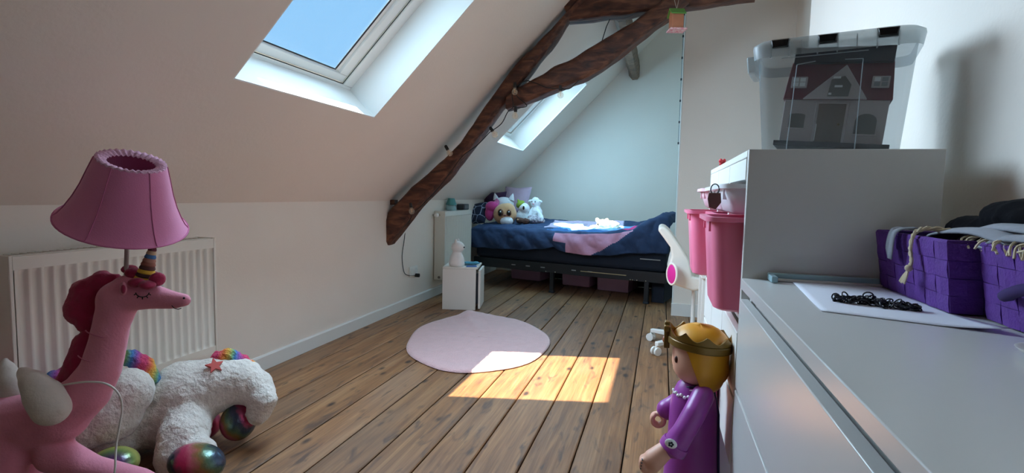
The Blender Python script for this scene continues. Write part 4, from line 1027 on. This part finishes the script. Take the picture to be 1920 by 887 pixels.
# ================================================================== BOX WITH DOLLHOUSE
WA = Vector((.189, 1.401, 0)); WU = Vector((.965, -.261, 0)).normalized(); WV = Vector((-WU.y, WU.x, 0)); WW, WD, WZ, WH = .337, .25, SZ + .001, .273
def Wb(a, b, z): return WA + WU * a + WV * b + Vector((0, 0, WZ + z))
box = thing('storage_box', Wb(WW / 2, WD / 2, 0), 'clear plastic storage box with black clips holding a dollhouse', 'box')
BOXM = mat('milky_clear_plastic', (168, 176, 180), .2, trans=(.17, (.74, .76, .77)))
LIDM = mat('frosted_lid', (190, 198, 202), .3, trans=(.42, (.8, .83, .84)))
def wloop(ins, z, r=.03):
    P = []
    for ca, cb_, a0 in ((WW - ins - r, WD - ins - r, 0), (ins + r, WD - ins - r, 90), (ins + r, ins + r, 180), (WW - ins - r, ins + r, 270)):
        for q in range(6):
            an = radians(a0 + 18 * q); P.append(Wb(ca + r * cos(an), cb_ + r * sin(an), z))
    return P
def loft(loops, name, m_, parent, cap0=True, cap1=True, **k):
    n_ = len(loops[0]); vs = [p for l in loops for p in l]; fs = []
    if cap0: fs.append(tuple(range(n_ - 1, -1, -1)))
    if cap1: fs.append(tuple((len(loops) - 1) * n_ + i for i in range(n_)))
    for i in range(len(loops) - 1):
        for q in range(n_): fs.append((i * n_ + q, i * n_ + (q + 1) % n_, (i + 1) * n_ + (q + 1) % n_, (i + 1) * n_ + q))
    return MB().add(vs, fs).build(name, m_, parent, **k)
loft([wloop(.034, 0), wloop(.030, .004), wloop(.012, .235), wloop(.010, .25)], 'tub', BOXM, box, True, False, angle=50)
loft([wloop(.004, .226, .034), wloop(.0, .252, .034), wloop(.001, .258, .034), wloop(.012, .266, .03), wloop(.02, WH - .004, .03)], 'lid', LIDM, box, False, True, angle=50)
for a in (.062, .157, .268):
    c_ = MB().hexa([Wb(a - .016, -.007, .244), Wb(a + .016, -.007, .244), Wb(a + .018, .012, .244), Wb(a - .018, .012, .244), Wb(a - .019, -.006, .261), Wb(a + .019, -.006, .261), Wb(a + .021, .014, .268), Wb(a - .021, .014, .268)]).build('clip', BLK, box, bevel=.002)
    for s in (-.019, .019): MB().hexa([Wb(a + s - .0015, -.004, .222), Wb(a + s + .0015, -.004, .222), Wb(a + s + .0015, .004, .222), Wb(a + s - .0015, .004, .222), Wb(a + s - .0015, -.004, .252), Wb(a + s + .0015, -.004, .252), Wb(a + s + .0015, .004, .252), Wb(a + s - .0015, .004, .252)]).build('clip_rib', LIDM, box, smooth=False)
for a in (.105, .212): MB().hexa([Wb(a - .0012, -.003, .226), Wb(a + .0012, -.003, .226), Wb(a + .0012, .004, .226), Wb(a - .0012, .004, .226), Wb(a - .0012, -.003, .256), Wb(a + .0012, -.003, .256), Wb(a + .0012, .004, .256), Wb(a - .0012, .004, .256)]).build('lid_rib', LIDM, box, smooth=False)
# embossed panel outline on the front
for pa, pb_ in (((.085, .006), (.098, .205)), ((.098, .205), (.135, .209)), ((.222, .006), (.226, .205)), ((.226, .205), (.192, .207)), ((.065, .222), (.235, .222))):
    ins = lambda z: .0295 - .0175 * (z / .235)
    MB().tube([Wb(pa[0], ins(pa[1]) - .001, pa[1]), Wb(pb_[0], ins(pb_[1]) - .001, pb_[1])], .0011, 6).build('embossed_line', LIDM, box)
# side handle
MB().hexa([Wb(-.014, .07, .205), Wb(.004, .07, .205), Wb(.004, .18, .205), Wb(-.014, .18, .205), Wb(-.018, .06, .245), Wb(.004, .06, .245), Wb(.004, .19, .245), Wb(-.018, .19, .245)]).build('side_handle', LIDM, box, bevel=.004)

# dollhouse (tilted a little inside the box)
TL = radians(5)
def Hh(a, b, z):
    a2, z2 = a - .165, z
    return Wb(.168 + a2 * cos(TL) + z2 * sin(TL), .075 + b, .006 + z2 * cos(TL) - min(0, 0) + max(0, .135 * sin(TL)) - a2 * sin(TL) * .9)
dh = thing('dollhouse', Wb(.16, .13, .006), 'toy dollhouse with dark red roof and white gable inside the box', 'dollhouse')
HW = mat('dollhouse_wall', (196, 184, 182), .6, .05, 20); HR = mat('dollhouse_roof', (112, 32, 50), .55, .1, 30); HD = mat('dollhouse_door', (112, 96, 86), .6, .1, 30); HG = mat('dollhouse_shutter', (110, 106, 102), .6)
def hb_(name, lo, hi, m_, parent=dh):
    p_ = [Hh(x, y, z) for z in (lo[2], hi[2]) for x, y in ((lo[0], lo[1]), (hi[0], lo[1]), (hi[0], hi[1]), (lo[0], hi[1]))]
    return MB().hexa(p_).build(name, m_, parent, bevel=.0012)
hb_('attic', (.066, .012, .2), (.268, .09, .236), mat('dollhouse_attic', (34, 34, 46), .6))
hb_('base', (.05, -.02, 0), (.285, .115, .012), mat('dollhouse_base', (58, 52, 58), .6))
hb_('wall', (.06, 0, .0125), (.272, .1, .112), HW)
rfp = [Hh(.055, -.004, .112), Hh(.277, -.004, .112), Hh(.277, .104, .112), Hh(.055, .104, .112), Hh(.062, .03, .205), Hh(.27, .03, .205), Hh(.27, .075, .215), Hh(.062, .075, .215)]
roof = MB().hexa(rfp).build('roof', HR, dh, bevel=.002)
gb = MB().prism([Hh(.098, -.012, .1125), Hh(.228, -.012, .1125), Hh(.178, -.012, .19)], Hh(.1, .045, .1) - Hh(.1, 0, .1)).build('gable', HW, dh, bevel=.0015)
MB().prism([Hh(.148, -.0145, .118), Hh(.190, -.0145, .118), Hh(.193, -.0145, .144), Hh(.178, -.0145, .164), Hh(.152, -.0145, .156)], Hh(0, .002, .1) - Hh(0, 0, .1)).build('gable_window', HG, gb, smooth=False)
for zz, a0, a1 in ((.158, .155, .170), (.138, .160, .176), (.121, .150, .156)): hb_('pane_glint', (a0, -.0155, zz), (a1, -.0148, zz + .005), EYW, gb)
for a0 in (.068, .232):
    wf = hb_('roof_window', (a0, -.0, .140), (a0 + .034, .012, .166), HW, dh)
    for i in range(2):
        for j in range(2): hb_('pane', (a0 + .004 + i * .0145, -.0012, .1435 + j * .0105), (a0 + .0155 + i * .0145, -.0002, .1525 + j * .0105), EYW if (a0 < .1 or (i, j) == (0, 1)) else mat('pane_grey', (150, 150, 152), .3), wf)
dfr = hb_('door_frame', (.128, -.004, .013), (.196, -.0002, .107), HW)
dd = hb_('door', (.134, -.0062, .013), (.190, -.0042, .102), HD)
MB().ell(Hh(.18, -.008, .055), .0025, 8, 6).build('door_knob', GOLD, dd)
hb_('door_edge', (.1345, -.0072, .015), (.1360, -.0064, .055), EYW, dd)
for a0, z0_ in ((.075, .045), (.212, .035)):
    n_ = 8; wd = .034 if a0 < .1 else .042
    poly = [Hh(a0, -.003, z0_), Hh(a0 + wd, -.003, z0_), Hh(a0 + wd, -.003, z0_ + .03)] + [Hh(a0 + wd / 2 + wd / 2 * cos(t), -.003, z0_ + .03 + (.016 if a0 > .1 else .004) * sin(t)) for t in np.linspace(0, pi, n_)][1:-1] + [Hh(a0, -.003, z0_ + .03)]
    wf = MB().prism(poly, Hh(0, .0025, 0) - Hh(0, 0, 0)).build('arched_window', HG, dh, smooth=False)
    hb_('sill', (a0 - .003, -.006, z0_ - .004), (a0 + wd + .003, -.001, z0_ - .0003), HW, wf)

# ================================================================== PURPLE BASKETS
PUR = mat('purple_webbing', (96, 48, 142), .8, .25, 40, .25, 220); PUR2 = mat('dark_purple_lining', (46, 24, 84), .9)
def basket(x0, x1, y0, y1, z0, h, label, handle=False):
    fl = .016
    t = thing('woven_basket', ((x0 + x1) / 2, (y0 + y1) / 2, z0), label, 'basket')
    c0 = [Vector((x0, y0, z0)), Vector((x1, y0, z0)), Vector((x1, y1, z0)), Vector((x0, y1, z0))]
    c1 = [Vector((x0 - fl, y0 - fl * .6, z0 + h)), Vector((x1 + fl * .2, y0 - fl * .6, z0 + h)), Vector((x1 + fl * .2, y1 + fl * .2, z0 + h)), Vector((x0 - fl, y1 + fl * .2, z0 + h))]
    cen = Vector(((x0 + x1) / 2, (y0 + y1) / 2, 0))
    def inset(P, d): return [Vector((p.x + (d if p.x < cen.x else -d), p.y + (d if p.y < cen.y else -d), p.z)) for p in P]
    a0, a1, b1, b0 = inset(c0, .004), inset(c1, .004), inset(c1, .010), inset(c0, .010)
    for p in b0: p.z += .006
    for p in a0: p.z += .001
    vs = a0 + a1 + b1 + b0; fs = [(3, 2, 1, 0), (12, 13, 14, 15)] + [(i * 4 + k, i * 4 + (k + 1) % 4, (i + 1) * 4 + (k + 1) % 4, (i + 1) * 4 + k) for i in range(3) for k in range(4)]
    MB().add(vs, fs).build('lining', PUR2, t, smooth=False)
    for (p, q, nc) in ((0, 3, 7), (0, 1, 4), (3, 2, 4)):
        nrm = (c0[q] - c0[p]).cross(c1[p] - c0[p]).normalized()
        mid = (c0[p] + c0[q]) / 2
        if nrm.dot(mid - cen - Vector((0, 0, mid.z))) < 0: nrm = -nrm
        nr_ = 4
        for i in range(nc):
            for j in range(nr_):
                over = (i + j) % 2
                def PT(u, v):
                    return c0[p].lerp(c0[q], u).lerp(c1[p].lerp(c1[q], u), v)
                e = .0 if over else .0
                u0, u1, v0, v1 = i / nc, (i + 1) / nc, .01 + .97 * j / nr_, .01 + .97 * (j + 1) / nr_
                hgt = .0026 if over else .0014; g_ = .03
                um, vm = (u0 + u1) / 2, (v0 + v1) / 2
                if over: u0i, u1i, v0i, v1i = u0 + .001, u1 - .001, v0 + .004, v1 - .004
                else: u0i, u1i, v0i, v1i = u0 + .004, u1 - .004, v0 + .002, v1 - .002
                P = []
                for (uu, vv, hh) in ((u0i, v0i, -.003), (u1i, v0i, -.003), (u1i, v1i, -.003), (u0i, v1i, -.003)): P.append(PT(uu, vv) + nrm * hh)
                if over: tops = ((u0i, v0i, .0002), (um, v0i, hgt), (u1i, v0i, .0002), (u1i, v1i, .0002), (um, v1i, hgt), (u0i, v1i, .0002))
                else: tops = ((u0i, v0i, .0002), (u1i, v0i, .0002), (u1i, vm, hgt), (u1i, v1i, .0002), (u0i, v1i, .0002), (u0i, vm, hgt))
                T = [PT(uu, vv) + nrm * hh for uu, vv, hh in tops]
                if over: F = [(4, 5, 8, 9), (5, 6, 7, 8), (0, 1, 6, 5, 4), (1, 2, 7, 6), (2, 3, 9, 8, 7), (3, 0, 4, 9)]
                else: F = [(4, 5, 6, 9), (9, 6, 7, 8), (0, 1, 5, 4), (1, 2, 7, 6, 5), (2, 3, 8, 7), (3, 0, 4, 9, 8)]
                MB().add(P + T, F).build('weave_strip', PUR, t, smooth=False)
    MB().tube([p + Vector((0, 0, -.002)) for p in inset(c1, .004)], .0042, 8, closed=True).build('rim', PUR, t)
    if handle:
        y_ = (y0 + y1) / 2 - .02
        MB().tube(catmull([Vector((x0 - .012, y_ + .085, z0 + h * .42)), Vector((x0 - .035, y_ + .05, z0 + h * .46)), Vector((x0 - .045, y_ - .01, z0 + h * .62)), Vector((x0 - .035, y_ - .07, z0 + h * .72)), Vector((x0 - .014, y_ - .10, z0 + h * .78))], 5), .0075, 10).build('handle', PUR2, t)
    return t
basket(.432, .605, .958, 1.225, .781, .112, 'purple woven basket touching the shelf unit, grey strap over its rim')
basket(.468, .605, .665, .935, .781, .112, 'purple woven basket with dark rope handle at the picture edge', True)
# contents
DKC = mat('black_cloth', (13, 13, 18), .9, .2, 30, .3, 40); GRC = mat('grey_cloth', (150, 152, 160), .9, .12, 30, .25, 60); CRM2 = mat('cream_cotton', (206, 190, 160), .9, .1, 60)
DKC.node_tree.nodes['Principled BSDF'].inputs['Specular IOR Level'].default_value = .1
g = thing('black_garment', (.53, .9, .9), 'black garment bundled over both purple baskets', 'clothing')
b_ = MB()
for (x, y, z, rx, ry, rz) in ((.535, 1.08, .908, .055, .09, .024), (.54, .98, .930, .055, .09, .030), (.54, .87, .926, .05, .09, .024), (.55, .76, .915, .045, .09, .020), (.54, 1.0, .90, .055, .16, .02), (.54, .8, .90, .05, .12, .016)): b_.ell((x, y, z), (rx, ry, rz), 18, 12)
blob('cloth', b_, DKC, g, .006, 4, .016, .045)
g = thing('grey_fabric', (.47, 1.0, .88), 'folded grey fabric with loops on top of the purple basket', 'clothing')
b_ = MB()
for k, (pts, wd) in enumerate((([(.475, 1.12, .885), (.47, 1.05, .905), (.475, .96, .912), (.48, .90, .905), (.49, .87, .896), (.485, .90, .888), (.48, .97, .890)], .030), ([(.50, 1.05, .893), (.497, .98, .918), (.50, .86, .918), (.505, .78, .908), (.51, .73, .90)], .028), ([(.478, .94, .893), (.472, .90, .905), (.478, .84, .908), (.49, .80, .90), (.50, .78, .894)], .022))):
    P = catmull([Vector(p) for p in pts], 6); vs = []; fs = []
    for p in P: vs += [p + Vector((-wd, 0, -.004)), p + Vector((-wd * .3, 0, .003)), p + Vector((wd * .4, 0, .003)), p + Vector((wd, 0, .0))]
    for i in range(len(P) - 1):
        for q in range(3): fs.append((i * 4 + q, i * 4 + q + 1, (i + 1) * 4 + q + 1, (i + 1) * 4 + q))
    o = MB().add(vs, fs).build('fold', GRC, g, angle=80); sd = o.modifiers.new('t', 'SOLIDIFY'); sd.thickness = .004
sp = onX(1700, 470, .405)
P = catmull([Vector((.455, 1.16, .900)), Vector((.425, 1.14, .904)), Vector((.405, 1.12, .898)), Vector((.402, 1.125, .868)), Vector((.405, 1.118, .848)), Vector((.401, 1.105, .862)), Vector((.404, 1.10, .897)), Vector((.43, 1.09, .905))], 6)
vs = []; fs = []
for p in P: vs += [p + Vector((0, -.009, 0)), p + Vector((0, .009, .001))]
for i in range(len(P) - 1): fs.append((i * 2, i * 2 + 1, i * 2 + 3, i * 2 + 2))
o = MB().add(vs, fs).build('strap', GRC, g, angle=80); sd = o.modifiers.new('t', 'SOLIDIFY'); sd.thickness = .002
g = thing('tassel_cord', (.41, 1.03, .88), 'cream twisted tassel cord hanging over the purple basket', 'cord')
cpts = catmull([Vector((.46, 1.03, .905)), Vector((.43, 1.04, .908)), Vector((.412, 1.045, .900)), Vector((.407, 1.045, .875)), Vector((.408, 1.04, .852)), Vector((.406, 1.04, .842))], 8)
for ph in (0, pi): MB().tube([p + Vector((0, .0022 * cos(i * .9 + ph), .0022 * sin(i * .9 + ph))) for i, p in enumerate(cpts)], .0026, 6).build('strand', CRM2, g)
MB().ell((.405, 1.04, .840), (.006, .006, .006), 10, 8).build('knot', CRM2, g)
for k in range(6): MB().tube([(.405, 1.04, .838), (.404, 1.04 + .008 + .003 * (k - 2.5), .826), (.403, 1.04 + .016 + .004 * (k - 2.5), .812 + .001 * (k % 3))], .0014, 5).build('fringe', CRM2, g)
g = thing('fringed_scarf', (.47, .84, .88), 'cream fringed scarf heaped between the two purple baskets', 'scarf')
for k in range(44):
    y = .98 - k * .0068; x = .462 + random.uniform(-.012, .012); z = .893
    MB().tube(catmull([Vector((x + .03, y, z + .006)), Vector((x + .012, y + random.uniform(-.008, .008), z + .012 + random.uniform(-.004, .005))), Vector((x - .006, y + random.uniform(-.012, .012), z + .004)), Vector((x - .012, y + random.uniform(-.016, .016), z - .008 + random.uniform(-.006, .004)))], 4), .0017, 5).build('fringe', CRM2, g)
b_ = MB(); b_.ell((.49, .85, .892), (.03, .14, .012), 14, 8); blob('cloth', b_, CRM2, g, .005, 2, .008, .02)

# paper, elastic bands, frame, dish
pa = [Vector((.267, 1.217, 0)), Vector((.425, 1.205, 0)), Vector((.447, .835, 0)), Vector((.243, .908, 0))]
def paper(i, j):
    p = pa[0].lerp(pa[1], i).lerp(pa[3].lerp(pa[2], i), j); d = max(0, i + j - 1.6)
    return Vector((p.x, p.y, .7812 + .05 * d * d + .0006 * sin(j * 6)))
o = MB().grid(paper, 16, 16).build('paper_sheet', mat('white_paper', (226, 228, 238), .8), angle=80); sd = o.modifiers.new('t', 'SOLIDIFY'); sd.thickness = .0004; sd.offset = 1
tag(o, 'large white sheet of paper on the dresser top', 'paper')
rb_ = MB(); random.seed(3)
for k in range(70):
    t = k / 69; c_ = Vector((.290, 1.003, 0)).lerp(Vector((.393, .966, 0)), t) + Vector((random.gauss(0, .004), random.gauss(0, .007 * (1 - abs(t - .45))), .7845 + abs(random.gauss(0, .0045)) * (1.2 - abs(t - .4))))
    r_ = random.uniform(.0045, .0075); M_ = rot(random.uniform(-60, 60), random.uniform(-60, 60), random.uniform(0, 180))
    c_.z = max(c_.z, .7818 + .0012 + r_ * .5)
    rb_.tube([c_ + M_ @ Vector((r_ * cos(a), r_ * sin(a), 0)) for a in np.linspace(0, 2 * pi, 13)[:-1]], .0012, 5, closed=True)
tag(rb_.build('elastic_bands', mat('black_elastic', (24, 26, 34), .45)), 'heap of small black elastic hair bands on the white paper', 'hair bands', kind='stuff')
FRB = mat('pale_blue_frame', (150, 182, 190), .4)
pf = thing('photo_frame', (.34, 1.2, .78), 'thin pale blue frame lying against the shelf unit on the dresser', 'frame')
bx('frame_bar', (.222, 1.2185, .7812), (.428, 1.2305, .796), FRB, pf, .002); bx('frame_bar', (.222, 1.18, .7812), (.234, 1.218, .794), FRB, pf, .002)
bx('backing', (.2345, 1.206, .7812), (.428, 1.218, .786), PANELG, pf, .001)
dp = onZ(1922, 672, .781); tag(MB().lathe([(0, 0), (.022, 0), (.036, .006), (.040, .010), (.037, .010), (.022, .004), (0, .004)], 28, dp + Vector((.034, 0, .0002))).build('small_dish', WHITEP), 'small white dish at the edge of the dresser top', 'dish')

# ================================================================== STRING LIGHTS, BIRDHOUSE, OUTLET, CORD
YS = 3.55
slt = thing('string_light', onY(965, 200, YS), 'string of clear globe bulbs looped along the oak beams', 'string lights')
CAB = mat('black_cable', (26, 22, 20), .6)
BULB = mat('clear_bulb_glass', (250, 236, 214), .05, trans=(.22, (.98, .95, .9))); FIL = mat('amber_filament', (226, 160, 90), .5)
def cab(pts, Y=YS): MB().tube(catmull([onY(x, y, Y) for x, y in pts], 6), .0032, 6).build('cable', CAB, slt)
cab([(772, 400), (790, 386), (822, 352), (848, 318), (868, 292), (895, 272), (918, 248)]); cab([(918, 248), (940, 232), (952, 210), (962, 200), (960, 178), (966, 165), (985, 152), (1005, 156), (1025, 164), (1048, 166), (1068, 166), (1085, 150)])
cab([(962, 200), (975, 202), (988, 198), (975, 186), (964, 174)]); MB().tube([onY(1129, 76, 3.72), onY(1137, 50, 3.72), onY(1150, 22, 3.72)], .0032, 6).build('cable', CAB, slt)
for (x, y, dx, dy) in ((965, 172, 0, 1), (966, 217, -.05, 1), (1051, 178, .05, 1), (928, 252, .6, .8), (843, 287, .5, .8), (772, 396, .2, 1)):
    c_ = onY(x, y, YS - .02); ax_ = Vector((dx, 0, -dy)).normalized(); q_ = ax_.to_track_quat('Z', 'Y').to_matrix()
    bu = MB().lathe([(0, .024), (.010, .022), (.019, .013), (.0215, .002), (.018, -.010), (.011, -.020), (.0095, -.026)], 18, c_, q_).build('bulb', BULB, slt)
    MB().lathe([(0, -.062), (.008, -.062), (.011, -.055), (.0115, -.027), (.0095, -.025), (0, -.025)], 14, c_, q_).build('socket', CAB, bu)
    MB().tube([c_ + q_ @ Vector((.007 * sin(t * 2.2), .004 * cos(t * 2), -.018 + .026 * t / 6)) for t in range(7)], .0012, 5).build('filament', FIL, bu)
XO = XW + .008
MB().tube(catmull([onY(772, 404, 3.57), onY(767, 415, 3.6), onX(761, 424, XO), onX(758, 450, XO), onX(754, 480, XO), onX(757, 508, XO), onX(764, 516, XO), onX(777, 516, XO)], 6), .003, 6).build('power_cable', CAB, slt)
po_ = onX(779, 516, XO); MB().tube([po_ + Vector((.0, 0, 0)), po_ + Vector((.035, 0, 0))], .016, 14).build('plug', CAB, slt)
ot = onX(774, 508, XW); os_ = thing('wall_outlet', ot, 'white double wall outlet above the baseboard near the nightstand', 'outlet')
bx('face_plate', (XW + .0003, ot.y - .075, ot.z - .04), (XW + .010, ot.y + .075, ot.z + .04), WHITEP, os_, .003)
for s in (-.036, .036): MB().lathe([(.026, 0), (.026, .003), (.022, .003), (.021, .0008), (0, .0008)], 20, (XW + .0102, ot.y + s, ot.z), Matrix.Rotation(radians(90), 3, 'Y')).build('socket', TRIMW, os_)
# birdhouse
bd = at(1268, 40, 3.2); bh = thing('birdhouse', bd, 'tiny wooden birdhouse with green roof hanging from the beam', 'birdhouse')
M_ = Matrix.Translation(bd) @ rot(0, 0, 106).to_4x4()
OR = mat('orange_wood', (186, 118, 84), .7, .1, 20); GRN = mat('green_roof_paint', (96, 146, 62), .6); FLW = mat('floral_paper', (236, 222, 216), .7, rgb2=(214, 90, 110), scale=60)
MB().box((-.036, -.034, -.048), (.036, .034, .034), 0, M_).build('body', OR, bh, bevel=.002)
MB().prism([M_ @ Vector(p) for p in ((-.048, -.044, .03), (0, -.044, .068), (.048, -.044, .03), (.048, -.044, .036), (0, -.044, .076), (-.048, -.044, .036))], (M_.to_3x3() @ Vector((0, .088, 0)))).build('roof', GRN, bh, smooth=False)
MB().prism([M_ @ Vector(p) for p in ((-.036, -.034, .034), (.036, -.034, .034), (0, -.034, .066))], (M_.to_3x3() @ Vector((0, .068, 0)))).build('gable', OR, bh, smooth=False)
MB().box((-.045, -.055, -.056), (.045, .045, -.0485), 0, M_).build('floor_board', FLW, bh, bevel=.001)
MB().lathe([(0, 0), (.011, 0), (.011, .002), (0, .002)], 14, M_ @ Vector((0, -.0345, .0)), M_.to_3x3() @ Matrix.Rotation(radians(90), 3, 'X')).build('entrance_hole', GASK, bh)
MB().tube([bd + Vector((0, 0, .07)), at(1264, -2, 3.22), at(1263, -60, 3.42)], .0012, 5).build('cord', mat('jute', (190, 180, 165), .9), bh); MB().tube([bd + Vector((0, 0, .07)), at(1273, -2, 3.22), at(1276, -60, 3.42)], .0012, 5).build('cord', MATS['jute'], bh)
# cord with clips on the partition edge
hcd = thing('hanging_cord', onY(1275, 260, YCOL - .005), 'thin cord with small dark clips down the partition edge', 'cord')
za, zb_ = onY(1286, 25, YCOL - .005), onY(1271, 268, YCOL - .005)
MB().tube([Vector((.106, YCOL + .02, za.z)), Vector((.106, YCOL + .02, zb_.z))], .0025, 6).build('cord', mat('grey_cord', (140, 146, 150), .7), hcd)
for k in range(7):
    z = za.z + (zb_.z - za.z) * k / 6
    MB().box((.100, YCOL + .012, z - .008), (.111, YCOL + .028, z + .008)).build('clip', GASK, hcd, bevel=.001)
